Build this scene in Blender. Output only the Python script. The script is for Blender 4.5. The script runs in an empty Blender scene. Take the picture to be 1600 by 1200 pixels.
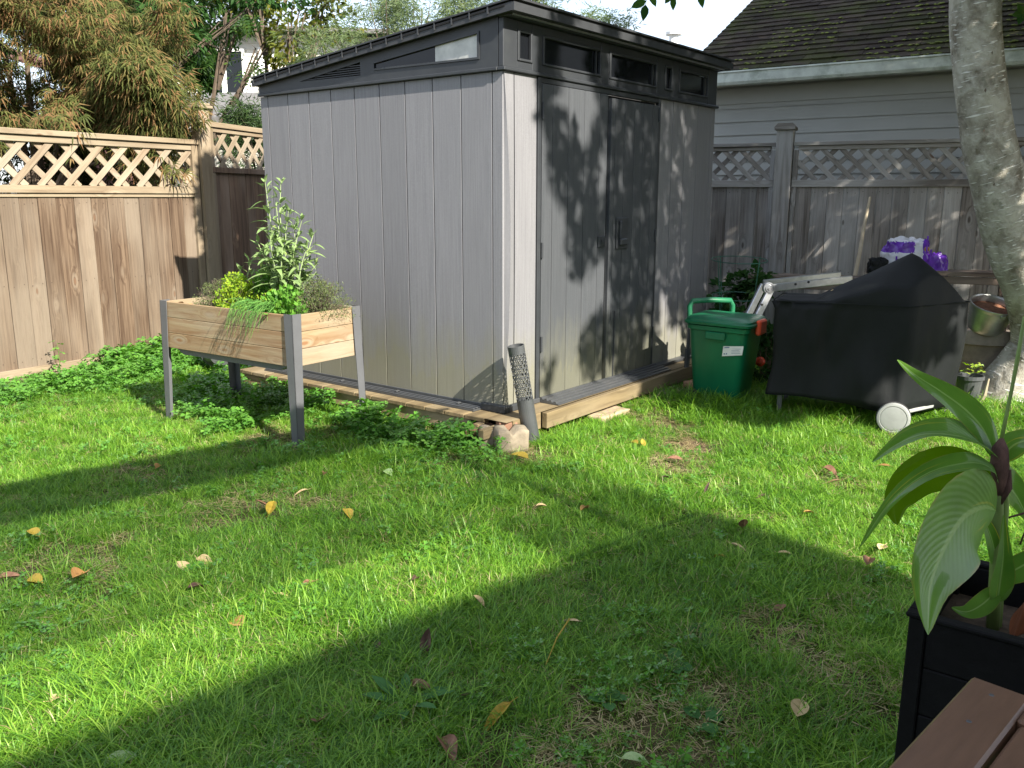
import bpy, bmesh, math, random
from mathutils import Vector, Matrix, Euler, noise
R = math.radians
rnd = random.Random(7)
S = bpy.context.scene
COL = S.collection

# ------------------------------------------------------------------ camera, sky, sun, exposure
cam_d = bpy.data.cameras.new('camera'); cam = bpy.data.objects.new('camera', cam_d); COL.objects.link(cam)
cam_d.sensor_width = 36; cam_d.lens = 36 * 1360 / 1600; cam_d.clip_end = 500; cam_d.clip_start = .05
pitch, roll = .2115, .0019
F = Vector((0, math.cos(pitch), -math.sin(pitch))); RX = Vector((1, 0, 0)); UP = RX.cross(F)
r2 = math.cos(roll) * RX + math.sin(roll) * UP; u2 = -math.sin(roll) * RX + math.cos(roll) * UP
cam.matrix_world = Matrix(((r2.x, u2.x, -F.x, 0), (r2.y, u2.y, -F.y, 0), (r2.z, u2.z, -F.z, 1.3666), (0, 0, 0, 1)))
S.camera = cam

SUNV = Vector((.6428, -.766, .73)).normalized()
world = bpy.data.worlds.new('World'); S.world = world; world.use_nodes = True
wt = world.node_tree; wt.nodes.clear()
wo = wt.nodes.new('ShaderNodeOutputWorld'); wb = wt.nodes.new('ShaderNodeBackground'); wb.inputs['Strength'].default_value = .12
sky = wt.nodes.new('ShaderNodeTexSky'); sky.sky_type = 'NISHITA'; sky.sun_disc = False
sky.sun_elevation = math.asin(SUNV.z); sky.sun_rotation = math.atan2(SUNV.x, SUNV.y)
tc = wt.nodes.new('ShaderNodeTexCoord'); mp = wt.nodes.new('ShaderNodeMapping'); mp.inputs['Scale'].default_value = (1, 1, 2.6)
cn = wt.nodes.new('ShaderNodeTexNoise'); cn.inputs['Scale'].default_value = 2.3; cn.inputs['Detail'].default_value = 6; cn.inputs['Distortion'].default_value = .4
cr = wt.nodes.new('ShaderNodeValToRGB'); cr.color_ramp.elements[0].position = .36; cr.color_ramp.elements[1].position = .62
cr.color_ramp.elements[0].color = (0.25, 0.25, 0.25, 1); cr.color_ramp.elements[1].color = (.95, .95, .95, 1)
mx = wt.nodes.new('ShaderNodeMix'); mx.data_type = 'RGBA'; mx.inputs[7].default_value = (3.6, 3.9, 4.5, 1)
L = wt.links.new
L(tc.outputs['Generated'], mp.inputs['Vector']); L(mp.outputs[0], cn.inputs['Vector']); L(cn.outputs[0], cr.inputs[0]); L(cr.outputs[0], mx.inputs[0])
L(sky.outputs[0], mx.inputs[6]); L(mx.outputs[2], wb.inputs['Color']); L(wb.outputs[0], wo.inputs['Surface'])

sd = bpy.data.lights.new('sun', 'SUN'); sd.energy = 4.9; sd.angle = R(.53); sd.color = (1, .94, .84)
so = bpy.data.objects.new('sun', sd); COL.objects.link(so); so.rotation_mode = 'QUATERNION'
so.rotation_quaternion = (-SUNV).to_track_quat('-Z', 'Y'); so.location = (5, -7, 9)
S.view_settings.view_transform = 'Standard'; S.view_settings.look = 'None'; S.view_settings.gamma = 1
S.view_settings.exposure = 1.55; S.view_settings.use_curve_mapping = False
S.render.engine = 'CYCLES'
S.cycles.max_bounces = 7; S.cycles.diffuse_bounces = 3; S.cycles.glossy_bounces = 3; S.cycles.transmission_bounces = 4; S.cycles.transparent_max_bounces = 6
S.cycles.use_denoising = True

# ------------------------------------------------------------------ node helpers
class NT:
    def __init__(s, name):
        s.m = bpy.data.materials.new(name); s.m.use_nodes = True; s.t = s.m.node_tree; s.t.nodes.clear()
        s.out = s.t.nodes.new('ShaderNodeOutputMaterial')
    def n(s, typ, **kw):
        x = s.t.nodes.new(typ)
        for k, v in kw.items(): setattr(x, k, v)
        return x
    def l(s, a, b): s.t.links.new(a, b)
    def put(s, sock, v):
        if isinstance(v, bpy.types.NodeSocket): s.l(v, sock)
        elif isinstance(v, (tuple, list)) and len(v) == 3 and sock.type == 'RGBA': sock.default_value = (*v, 1)
        else: sock.default_value = v
    def coord(s, kind='Object', scale=(1, 1, 1), rnd=True, rot=(0, 0, 0)):
        if kind == 'World': o = s.n('ShaderNodeNewGeometry').outputs['Position']
        else: o = s.n('ShaderNodeTexCoord').outputs[kind]
        mpp = s.n('ShaderNodeMapping'); mpp.inputs['Scale'].default_value = scale; mpp.inputs['Rotation'].default_value = rot; s.l(o, mpp.inputs['Vector'])
        if rnd:
            oi = s.n('ShaderNodeObjectInfo').outputs['Random']
            mm = s.n('ShaderNodeVectorMath', operation='SCALE'); mm.inputs[0].default_value = (37, 61, 83); s.l(oi, mm.inputs['Scale'])
            s.l(mm.outputs[0], mpp.inputs['Location'])
        return mpp.outputs[0]
    def noise(s, v, scale=5, detail=4, rough=.55, dist=0):
        x = s.n('ShaderNodeTexNoise'); s.l(v, x.inputs['Vector'])
        for k, q in (('Scale', scale), ('Detail', detail), ('Roughness', rough), ('Distortion', dist)): x.inputs[k].default_value = q
        return x.outputs[0]
    def ramp(s, f, st):
        x = s.n('ShaderNodeValToRGB'); s.l(f, x.inputs[0]); e = x.color_ramp.elements
        while len(e) < len(st): e.new(.5)
        for el, (p, c) in zip(e, st):
            el.position = p; el.color = (c, c, c, 1) if isinstance(c, (int, float)) else (*c, 1)
        return x.outputs[0]
    def mix(s, f, a, b, mode='MIX'):
        x = s.n('ShaderNodeMix', data_type='RGBA', blend_type=mode); s.put(x.inputs[0], f); s.put(x.inputs[6], a); s.put(x.inputs[7], b); return x.outputs[2]
    def math(s, op, a, b=0.0):
        x = s.n('ShaderNodeMath', operation=op); s.put(x.inputs[0], a); s.put(x.inputs[1], b); return x.outputs[0]
    def bump(s, h, strength=.3, dist=.005):
        x = s.n('ShaderNodeBump'); s.l(h, x.inputs['Height']); x.inputs['Strength'].default_value = strength; x.inputs['Distance'].default_value = dist; return x.outputs[0]
    def principled(s, col, rough=.7, bump=None, metal=0, spec=.4, **kw):
        p = s.n('ShaderNodeBsdfPrincipled'); s.put(p.inputs['Base Color'], col); s.put(p.inputs['Roughness'], rough)
        p.inputs['Metallic'].default_value = metal; p.inputs['Specular IOR Level'].default_value = spec
        for k, v in kw.items(): s.put(p.inputs[k.replace('_', ' ')], v)
        if bump is not None: s.l(bump, p.inputs['Normal'])
        s.l(p.outputs[0], s.out.inputs['Surface']); return s.m

def jitter(n, col, amt=.18):
    """per-object lightness variation"""
    oi = n.n('ShaderNodeObjectInfo').outputs['Random']
    h = n.n('ShaderNodeHueSaturation'); n.put(h.inputs['Color'], col)
    m = n.n('ShaderNodeMapRange'); n.l(oi, m.inputs[0]); m.inputs[3].default_value = 1 - amt; m.inputs[4].default_value = 1 + amt
    n.l(m.outputs[0], h.inputs['Value']); return h.outputs[0]

def wood(name, axis, base, dark, pale, knot=(.12, .06, .03), rough=.8, jit=.15, streak=1.0, wide=1.0, fine=1.0):
    n = NT(name)
    sc = [18 * fine, 18 * fine, 18 * fine]; sc['xyz'.index(axis)] = 1.1
    sk = [7, 7, 7]; sk['xyz'.index(axis)] = 2.6
    v = n.coord(scale=tuple(sc)); vk = n.coord(scale=tuple(sk))
    vo = n.n('ShaderNodeTexVoronoi'); n.l(vk, vo.inputs['Vector']); vo.inputs['Scale'].default_value = 1; vo.inputs['Randomness'].default_value = 1
    d = vo.outputs['Distance']
    infl = n.ramp(d, [(0, 1.0), (.32, 0.0)])
    add = n.n('ShaderNodeVectorMath', operation='ADD'); n.l(v, add.inputs[0])
    sv = n.n('ShaderNodeVectorMath', operation='SCALE'); sv.inputs[0].default_value = (1.2, 1.2, 1.2); n.l(infl, sv.inputs['Scale']); n.l(sv.outputs[0], add.inputs[1])
    g1 = n.noise(add.outputs[0], 1.3, 5, .6, .6)
    g2 = n.noise(v, 5.5, 4, .7)
    big = n.noise(n.coord(scale=tuple(.35 * x for x in sk)), 1.0 / wide, 3, .5)
    c = n.mix(n.ramp(g1, [(.36, 0), (.62, 1)]), dark, base)
    c = n.mix(n.math('MULTIPLY', n.ramp(big, [(.42, 0), (.66, 1)]), .75 * streak), c, pale)
    c = n.mix(n.math('MULTIPLY', n.ramp(g2, [(.5, 0), (.75, 1)]), .4), c, dark)
    kn = n.ramp(d, [(0, 1), (.05, 1), (.075, 0)])
    ring = n.ramp(d, [(.07, 0), (.11, 1), (.2, 0)])
    c = n.mix(n.math('MULTIPLY', ring, .45), c, pale)
    c = n.mix(n.math('MULTIPLY', kn, .75), c, knot)
    c = jitter(n, c, jit)
    h = n.math('ADD', n.math('MULTIPLY', g1, .6), n.math('MULTIPLY', g2, .5))
    return n.principled(c, rough, n.bump(h, .5, .004), spec=.25)

def plain(name, col, rough=.6, metal=0, var=.25, scale=12, bump=.15, spec=.4, dirt=None, coords='Object', stretch=(1, 1, 1)):
    n = NT(name); v = n.coord(coords, stretch, rnd=coords == 'Object')
    a = n.noise(v, scale, 6, .6); b = n.noise(v, scale * 6, 3, .6)
    c = n.mix(n.ramp(a, [(.3, 0), (.7, 1)]), tuple(x * (1 - var) for x in col), tuple(min(1, x * (1 + var)) for x in col))
    if dirt: c = n.mix(n.math('MULTIPLY', n.ramp(n.noise(v, scale * .4, 5, .7), [(.5, 0), (.7, 1)]), dirt[1]), c, dirt[0])
    return n.principled(c, rough, n.bump(n.math('ADD', a, b), bump, .003), metal, spec)

def leafm(name, cols, trans=.35, rough=.45, scale=3.0, vein=None, island=True, gl=.12):
    """leaf: diffuse + translucent + weak gloss, hue varying per leaf and over the plant"""
    n = NT(name)
    geo = n.n('ShaderNodeNewGeometry')
    nz = n.noise(n.coord('World', rnd=False), scale, 3, .5)
    f = n.math('ADD', n.math('MULTIPLY', geo.outputs['Random Per Island'], .6 if island else 0.1), n.math('MULTIPLY', nz, .7))
    f = n.math('SUBTRACT', f, .18)
    k = len(cols); c = n.ramp(f, [(i / max(1, k - 1) * .9 + .05, cc) for i, cc in enumerate(cols)])
    if vein: c = n.mix(n.math('MULTIPLY', n.ramp(n.noise(n.coord('Object', rnd=False), vein[1], 4, .6), [(.55, 0), (.66, 1)]), vein[2]), c, vein[0])
    d = n.n('ShaderNodeBsdfDiffuse'); t = n.n('ShaderNodeBsdfTranslucent'); g = n.n('ShaderNodeBsdfGlossy'); g.inputs['Roughness'].default_value = rough
    n.l(c, d.inputs[0]); hs = n.n('ShaderNodeHueSaturation'); n.l(c, hs.inputs['Color']); hs.inputs['Saturation'].default_value = 1.15; hs.inputs['Value'].default_value = 1.25; n.l(hs.outputs[0], t.inputs[0])
    m = n.n('ShaderNodeMixShader'); m.inputs[0].default_value = trans; n.l(d.outputs[0], m.inputs[1]); n.l(t.outputs[0], m.inputs[2])
    fr = n.n('ShaderNodeFresnel'); fr.inputs[0].default_value = 1.35
    m2 = n.n('ShaderNodeMixShader'); n.l(n.math("MULTIPLY", fr.outputs[0], gl), m2.inputs[0]); n.l(m.outputs[0], m2.inputs[1]); n.l(g.outputs[0], m2.inputs[2]); n.l(m2.outputs[0], n.out.inputs['Surface'])
    return n.m

# ------------------------------------------------------------------ mesh helpers
class MB:
    def __init__(s): s.v = []; s.f = []; s.uv = []; s.m = []
    def add(s, vs, fs, uvs=None, mi=0):
        b = len(s.v); s.v += [tuple(v) for v in vs]
        for i, f in enumerate(fs):
            s.f.append([b + k for k in f]); s.uv.append(uvs[i] if uvs else None); s.m.append(mi)
    def box(s, x0, x1, y0, y1, z0, z1, ch=0.0, M=None, mi=0):
        if ch <= 0:
            vs = [Vector((x, y, z)) for z in (z0, z1) for y in (y0, y1) for x in (x0, x1)]
            fs = [(0, 2, 3, 1), (4, 5, 7, 6), (0, 1, 5, 4), (2, 6, 7, 3), (0, 4, 6, 2), (1, 3, 7, 5)]
        else:
            ch = min(ch, (x1 - x0) * .3, (y1 - y0) * .3, (z1 - z0) * .3)
            vs = []; idx = {}
            def V(a, b, c, k):
                # corner (a,b,c) in {0,1}; k = axis whose face it lies on
                key = (a, b, c, k)
                if key not in idx:
                    p = [(x0, x1)[a], (y0, y1)[b], (z0, z1)[c]]
                    for ax, sg in ((0, a), (1, b), (2, c)):
                        if ax != k: p[ax] += ch if sg == 0 else -ch
                    idx[key] = len(vs); vs.append(Vector(p))
                return idx[key]
            fs = []
            fs.append((V(0,0,0,2), V(0,1,0,2), V(1,1,0,2), V(1,0,0,2))); fs.append((V(0,0,1,2), V(1,0,1,2), V(1,1,1,2), V(0,1,1,2)))
            fs.append((V(0,0,0,1), V(1,0,0,1), V(1,0,1,1), V(0,0,1,1))); fs.append((V(0,1,0,1), V(0,1,1,1), V(1,1,1,1), V(1,1,0,1)))
            fs.append((V(0,0,0,0), V(0,0,1,0), V(0,1,1,0), V(0,1,0,0))); fs.append((V(1,0,0,0), V(1,1,0,0), V(1,1,1,0), V(1,0,1,0)))
            for c in (0, 1):
                for b in (0, 1): fs.append((V(0,b,c,1), V(1,b,c,1), V(1,b,c,2), V(0,b,c,2)))
                for a in (0, 1): fs.append((V(a,0,c,0), V(a,1,c,0), V(a,1,c,2), V(a,0,c,2)))
            for a in (0, 1):
                for b in (0, 1): fs.append((V(a,b,0,0), V(a,b,1,0), V(a,b,1,1), V(a,b,0,1)))
            for a in (0, 1):
                for b in (0, 1):
                    for c in (0, 1): fs.append((V(a,b,c,0), V(a,b,c,1), V(a,b,c,2)))
        if M is not None: vs = [M @ v for v in vs]
        s.add(vs, fs, mi=mi)
        return s
    def prism(s, pts, a0, a1, axis='y', mi=0):
        """polygon pts in the two other axes extruded along axis"""
        k = len(pts)
        def P(p, a):
            return {'y': (p[0], a, p[1]), 'x': (a, p[0], p[1]), 'z': (p[0], p[1], a)}[axis]
        vs = [P(p, a0) for p in pts] + [P(p, a1) for p in pts]
        fs = [tuple(range(k)), tuple(range(2 * k - 1, k - 1, -1))] + [(i, i + k, (i + 1) % k + k, (i + 1) % k) for i in range(k)]
        s.add(vs, fs, mi=mi); return s
    def tube(s, path, rads, seg=8, cap=True, wob=0, mi=0):
        path = [Vector(p) for p in path]
        if not isinstance(rads, (list, tuple)): rads = [rads] * len(path)
        rings = []; L0 = 0; ref = None
        for i, p in enumerate(path):
            a = path[max(0, i - 1)]; b = path[min(len(path) - 1, i + 1)]; t = (b - a).normalized()
            if ref is None: ref = t.orthogonal().normalized()
            ref = (ref - t * ref.dot(t)).normalized(); bn = t.cross(ref)
            if i: L0 += (p - path[i - 1]).length
            ring = []
            for k in range(seg):
                an = 2 * math.pi * k / seg; r = rads[i]
                if wob: r *= 1 + wob * noise.noise(Vector((math.cos(an) * 1.5 + 9, math.sin(an) * 1.5, L0 * 3)))
                ring.append(p + r * (math.cos(an) * ref + math.sin(an) * bn))
            rings.append((ring, L0))
        vs = [v for rg, _ in rings for v in rg]; fs = []; uv = []
        for i in range(len(path) - 1):
            for k in range(seg):
                k2 = (k + 1) % seg
                fs.append((i * seg + k, i * seg + k2, (i + 1) * seg + k2, (i + 1) * seg + k))
                uv.append([(k / seg, rings[i][1]), ((k + 1) / seg, rings[i][1]), ((k + 1) / seg, rings[i + 1][1]), (k / seg, rings[i + 1][1])])
        if cap:
            fs.append(tuple(range(seg - 1, -1, -1))); uv.append(None); fs.append(tuple((len(path) - 1) * seg + k for k in range(seg))); uv.append(None)
        s.add(vs, fs, uv, mi); return s
    def lathe(s, prof, seg=24, c=(0, 0, 0), M=None, mi=0):
        vs = []; fs = []
        for r, z in prof:
            for k in range(seg):
                a = 2 * math.pi * k / seg; vs.append(Vector((r * math.cos(a), r * math.sin(a), z)))
        for i in range(len(prof) - 1):
            for k in range(seg):
                k2 = (k + 1) % seg; fs.append((i * seg + k, i * seg + k2, (i + 1) * seg + k2, (i + 1) * seg + k))
        if prof[0][0] > 1e-4: pass
        if M is not None: vs = [M @ v for v in vs]
        else: vs = [v + Vector(c) for v in vs]
        s.add(vs, fs, mi=mi); return s
    def leaf(s, base, d, nrm, Ln, W, fold=.25, droop=.0, seg=2, mi=0, prof=None):
        """a pointed leaf with a folded midrib"""
        d = Vector(d).normalized(); nrm = Vector(nrm); nrm = (nrm - d * nrm.dot(d))
        nrm = nrm.normalized() if nrm.length > 1e-5 else d.orthogonal().normalized()
        side = d.cross(nrm); base = Vector(base)
        vs = [base]; n_ = seg + 1
        for i in range(1, n_):
            t = i / n_; w = (prof(t) if prof else math.sin(math.pi * t ** .8)) * W * .5
            c = base + d * Ln * t - nrm * droop * Ln * t * t
            vs += [c - side * w + nrm * w * fold, c, c + side * w + nrm * w * fold]
        vs.append(base + d * Ln - nrm * droop * Ln)
        fs = [(0, 2, 1), (0, 3, 2)]
        for i in range(seg - 1):
            a = 1 + 3 * i; fs += [(a, a + 1, a + 4, a + 3), (a + 1, a + 2, a + 5, a + 4)]
        a = 1 + 3 * (seg - 1); T = len(vs) - 1; fs += [(a, a + 1, T), (a + 1, a + 2, T)]
        s.add(vs, fs, mi=mi); return s
    def quadleaf(s, c, d, nrm, Ln, W, mi=0):
        d = d.normalized(); sd_ = d.cross(nrm)
        sd_ = sd_.normalized() if sd_.length > 1e-5 else d.orthogonal().normalized()
        s.add([c, c + d * Ln * .45 + sd_ * W * .5, c + d * Ln, c + d * Ln * .45 - sd_ * W * .5], [(0, 1, 2, 3)], mi=mi)
    def mesh(s, name, mats, smooth=False):
        me = bpy.data.meshes.new(name); me.from_pydata(s.v, [], s.f)
        for m in (mats if isinstance(mats, (list, tuple)) else [mats]): me.materials.append(m)
        if any(s.m): me.polygons.foreach_set('material_index', s.m)
        if any(u for u in s.uv):
            ul = me.uv_layers.new(name='UVMap'); dat = []
            for f, u in zip(s.f, s.uv):
                for k in range(len(f)): dat += list(u[k]) if u else [0, 0]
            ul.data.foreach_set('uv', dat)
        if smooth: me.polygons.foreach_set('use_smooth', [True] * len(s.f))
        me.update(); return me

def link(name, data, parent=None, loc=None, rot=None):
    o = bpy.data.objects.new(name, data); COL.objects.link(o)
    if parent is not None: o.parent = parent
    if loc is not None: o.location = loc
    if rot is not None: o.rotation_euler = rot
    return o
def obj(name, mb, mats, parent=None, smooth=False, loc=None, rot=None, label=None):
    o = link(name, mb.mesh(name, mats, smooth), parent, loc, rot)
    if label: o['label'] = label
    return o
def tag(o, label, cat, group=None):
    o['label'] = label; o['category'] = cat
    if group: o['group'] = group
    return o
def thing(name, label, cat, loc=(0, 0, 0), rz=0, group=None, rot=None):
    o = link(name, None, None, loc, rot if rot is not None else (0, 0, rz)); o.empty_display_size = .1
    return tag(o, label, cat, group)
def kind(o, k): o['kind'] = k; return o
_bc = {}
def piece(name, x0, x1, y0, y1, z0, z1, mat, parent, ch=.003, label=None, rot=None):
    """one box piece, object origin at its centre; alike pieces share mesh data"""
    dx, dy, dz = (x1 - x0) / 2, (y1 - y0) / 2, (z1 - z0) / 2
    key = (round(dx, 4), round(dy, 4), round(dz, 4), ch, mat.name)
    if key not in _bc: _bc[key] = MB().box(-dx, dx, -dy, dy, -dz, dz, ch).mesh(name, mat)
    o = link(name, _bc[key], parent, ((x0 + x1) / 2, (y0 + y1) / 2, (z0 + z1) / 2), rot)
    if label: o['label'] = label
    return o
def autosmooth(o, ang=40):
    me = o.data; me.polygons.foreach_set('use_smooth', [True] * len(me.polygons))
    bm = bmesh.new(); bm.from_mesh(me)
    for e in bm.edges:
        if len(e.link_faces) == 2 and e.calc_face_angle(0) > R(ang): e.smooth = False
    bm.to_mesh(me); bm.free(); return o
def rv(a, b): return rnd.uniform(a, b)
def rdir(zmin=-1):
    while True:
        v = Vector((rv(-1, 1), rv(-1, 1), rv(-1, 1)))
        if .05 < v.length < 1 and v.z / v.length >= zmin: return v.normalized()

def scatter(name, pts, sources, mats=None):
    """pts: (x,y,z, rx,ry,rz, scale, idx); instances of source meshes on points, one object"""
    c = bpy.data.collections.new(name + '_source')
    for i, me in enumerate(sources):
        so_ = bpy.data.objects.new('%s_%02d' % (name, i), me); c.objects.link(so_)
    me = bpy.data.meshes.new(name); me.from_pydata([p[:3] for p in pts], [], [])
    a = me.attributes.new('rot', 'FLOAT_VECTOR', 'POINT'); a.data.foreach_set('vector', [x for p in pts for x in p[3:6]])
    a = me.attributes.new('scl', 'FLOAT_VECTOR', 'POINT'); a.data.foreach_set('vector', [x for p in pts for x in (p[6],) * 3])
    a = me.attributes.new('idx', 'INT', 'POINT'); a.data.foreach_set('value', [int(p[7]) for p in pts])
    o = link(name, me)
    ng = bpy.data.node_groups.new(name + '_nodes', 'GeometryNodeTree')
    ng.interface.new_socket('Geometry', in_out='INPUT', socket_type='NodeSocketGeometry'); ng.interface.new_socket('Geometry', in_out='OUTPUT', socket_type='NodeSocketGeometry')
    gi = ng.nodes.new('NodeGroupInput'); go = ng.nodes.new('NodeGroupOutput'); ip = ng.nodes.new('GeometryNodeInstanceOnPoints'); ci = ng.nodes.new('GeometryNodeCollectionInfo')
    ci.inputs['Collection'].default_value = c; ci.inputs['Separate Children'].default_value = True; ci.inputs['Reset Children'].default_value = True
    def na(nm, t):
        x = ng.nodes.new('GeometryNodeInputNamedAttribute'); x.data_type = t; x.inputs['Name'].default_value = nm
        return [q for q in x.outputs if q.enabled and q.name == 'Attribute'][0]
    e2r = ng.nodes.new('FunctionNodeEulerToRotation')
    ln = ng.links.new
    ln(gi.outputs[0], ip.inputs['Points']); ln(ci.outputs[0], ip.inputs['Instance']); ip.inputs['Pick Instance'].default_value = True
    ln(na('idx', 'INT'), ip.inputs['Instance Index']); ln(na('rot', 'FLOAT_VECTOR'), e2r.inputs[0]); ln(e2r.outputs[0], ip.inputs['Rotation']); ln(na('scl', 'FLOAT_VECTOR'), ip.inputs['Scale'])
    ln(ip.outputs[0], go.inputs[0])
    md = o.modifiers.new('scatter', 'NODES'); md.node_group = ng
    return o

# ------------------------------------------------------------------ materials
M_fenceL = wood('sunlit_cedar_board', 'z', (.135, .093, .060), (.055, .033, .020), (.215, .175, .13), knot=(.13, .075, .045), jit=.12, wide=1.2, fine=2.1)
M_railL = wood('pale_cedar_rail', 'x', (.255, .20, .13), (.15, .105, .065), (.32, .27, .19), jit=.08)
M_slatL = wood('pale_cedar_slat', 'x', (.28, .225, .155), (.18, .13, .085), (.36, .31, .235), jit=.12)
M_postL = wood('pale_cedar_post', 'z', (.24, .185, .12), (.14, .10, .06), (.30, .245, .175), jit=.05)
M_fenceR = wood('weathered_grey_board', 'z', (.28, .25, .225), (.11, .095, .08), (.44, .43, .41), knot=(.06, .05, .04), jit=.25, fine=1.6)
M_railR = wood('weathered_grey_rail', 'x', (.28, .26, .235), (.13, .115, .10), (.42, .41, .39), jit=.12)
M_postR = wood('weathered_grey_post', 'z', (.31, .30, .285), (.16, .145, .13), (.43, .43, .42), jit=.08)
M_fenceD = wood('brown_cedar_board', 'z', (.20, .13, .085), (.10, .06, .04), (.27, .2, .15), jit=.15)
M_planterx = wood('planter_pine', 'x', (.285, .215, .125), (.20, .115, .055), (.31, .275, .205), knot=(.2, .09, .04), jit=.08, wide=.8)
M_beam = wood('treated_pine_beam', 'x', (.20, .15, .078), (.11, .08, .042), (.26, .21, .13), jit=.1)
M_beamy = wood('treated_pine_joist', 'y', (.30, .22, .12), (.18, .12, .07), (.36, .29, .18), jit=.1)
M_oldwood = wood('old_bench_wood', 'x', (.17, .13, .10), (.07, .05, .04), (.3, .27, .22), jit=.2)
M_bamboo = plain('dry_stick', (.42, .35, .24), .7, stretch=(1, 1, .2))

def shed_panel(name, base, dark, alg=.55):
    n = NT(name)
    v = n.coord(scale=(130, 130, 2.2)); a = n.noise(v, 1.0, 6, .65); b = n.noise(v, 3.3, 3, .6)
    spk = n.noise(n.coord(scale=(1, 1, 1)), 220, 2, .5)
    c = n.mix(n.ramp(a, [(.32, 0), (.68, 1)]), dark, base)
    c = n.mix(n.math('MULTIPLY', n.ramp(b, [(.5, 0), (.7, 1)]), .3), c, tuple(x * 1.18 for x in base))
    c = n.mix(n.math('MULTIPLY', n.ramp(spk, [(.45, 0), (.62, 1)]), .25), c, tuple(x * 1.35 for x in base))
    # algae and splash dirt low on the wall, with ragged edge
    pos = n.n('ShaderNodeNewGeometry').outputs['Position']; sx = n.n('ShaderNodeSeparateXYZ'); n.l(pos, sx.inputs[0])
    z = n.math('ADD', sx.outputs[2], n.math('MULTIPLY', n.noise(n.coord('World', (9, 9, 2), rnd=False), 1, 5, .7), -.7))
    c = n.mix(n.math('MULTIPLY', n.ramp(z, [(-.16, 1), (.0, .75), (.3, 0)]), alg), c, (.20, .19, .10))
    mot = n.noise(n.coord('World', (2.2, 2.2, .9), rnd=False), 1, 5, .6)
    c = n.mix(n.math('MULTIPLY', n.ramp(mot, [(.45, 0), (.75, 1)]), .3), c, tuple(x * .78 for x in base))
    h = n.math('ADD', a, n.math('MULTIPLY', b, .6))
    return n.principled(jitter(n, c, .075), .62, n.bump(h, .35, .0025), spec=.35)
M_panel = shed_panel('grey_resin_panel', (.205, .203, .21), (.150, .148, .157))
M_door = shed_panel('dark_grey_resin_door', (.066, .070, .076), (.043, .047, .052), .35)
M_trim = plain('charcoal_resin_trim', (.030, .033, .037), .5, var=.14, scale=7, bump=.08, dirt=((.06, .064, .062), .3))
M_roof = plain('charcoal_roof_edge', (.034, .036, .039), .55, var=.15, scale=9, bump=.08, dirt=((.06, .06, .058), .35))
M_gap = plain('black_gap', (.008, .008, .009), .9)
M_metaldk = plain('dark_grey_steel', (.10, .105, .11), .42, metal=.5, var=.1, scale=14, dirt=((.17, .165, .15), .3))
M_legst = plain('grey_powder_coated_steel', (.115, .118, .124), .4, metal=.2, var=.07, scale=10, bump=.04)
M_white = plain('white_plastic', (.75, .75, .73), .4, var=.05)
n = NT('window_glass'); M_glass = n.principled((.007, .008, .010), .1, spec=.3)
n = NT('painted_bright_glass'); M_glass2 = n.principled(n.ramp(n.noise(n.coord(scale=(1, 1, 1)), 9, 4, .6), [(.3, (.30, .31, .28)), (.7, (.52, .52, .47))]), .18, spec=.7)  # brightness showing in the side pane, put into its colour
M_concrete = plain('rough_concrete', (.21, .175, .125), .95, var=.25, scale=16, bump=.8, dirt=((.2, .17, .11), .5))
M_soil = plain('dark_soil', (.06, .042, .028), .95, var=.5, scale=40, bump=1.0)
M_brownsoil = plain('rusty_brown_soil', (.17, .075, .04), .9, var=.4, scale=40, bump=.8)
M_mulch = plain('tan_dry_soil', (.34, .26, .17), .95, var=.35, scale=20, bump=.8)
M_bin = plain('green_plastic', (.005, .13, .055), .38, var=.16, scale=5, bump=.04, dirt=((.06, .14, .07), .45), stretch=(1, 1, .3))
M_red = plain('orange_red_plastic', (.78, .10, .04), .4, var=.1)
M_alu = plain('brushed_aluminium', (.5, .51, .52), .35, metal=.85, var=.12, scale=30)
M_galv = plain('galvanised_steel', (.48, .48, .46), .35, metal=.8, var=.25, scale=9, bump=.15)
M_cloth = plain('black_cover_fabric', (.0065, .0078, .008), .66, var=.2, scale=5, bump=.25, spec=.22, dirt=((.010, .012, .012), .4))
M_wheel = plain('grey_plastic_wheel', (.27, .28, .26), .55, var=.1, scale=20)
M_rubber = plain('black_rubber', (.02, .02, .02), .7)
M_potbr = plain('weathered_grey_brown_pot', (.27, .23, .19), .9, var=.25, scale=8, bump=.4, dirt=((.1, .08, .06), .5))
M_blackpl = plain('black_painted_wood', (.0045, .0045, .005), .7, var=.3, scale=30, bump=.3, spec=.15)
M_table = plain('brown_resin_table', (.13, .070, .042), .42, var=.12, scale=14, bump=.1, stretch=(1, 6, 1))
M_wire = plain('green_coated_wire', (.03, .12, .08), .5)
M_purple = plain('purple_plastic_film', (.12, .025, .36), .25, var=.35, scale=14, bump=.3, spec=.6)
M_bagw = plain('white_plastic_film', (.62, .62, .66), .35, var=.12, scale=14, bump=.3)
M_gutter = plain('stained_gutter', (.52, .56, .50), .6, var=.2, scale=8, bump=.1, dirt=((.15, .18, .13), .75), stretch=(1, 1, 1))
M_siding = plain('grey_green_siding', (.42, .43, .405), .65, var=.05, scale=3, bump=.08)
M_cream = plain('cream_siding', (.62, .60, .54), .7, var=.05, scale=3)
M_greyroof = plain('grey_shingle', (.13, .125, .12), .9, var=.3, scale=14)
M_brownroof = plain('brown_roof', (.14, .07, .06), .85, var=.2, scale=14)
M_brick = plain('red_brown_brick', (.20, .11, .07), .9, var=.25, scale=20, bump=.5)
M_pinkbrick = plain('dusty_red_brick', (.42, .24, .15), .9, var=.2, scale=20, bump=.5)

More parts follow.
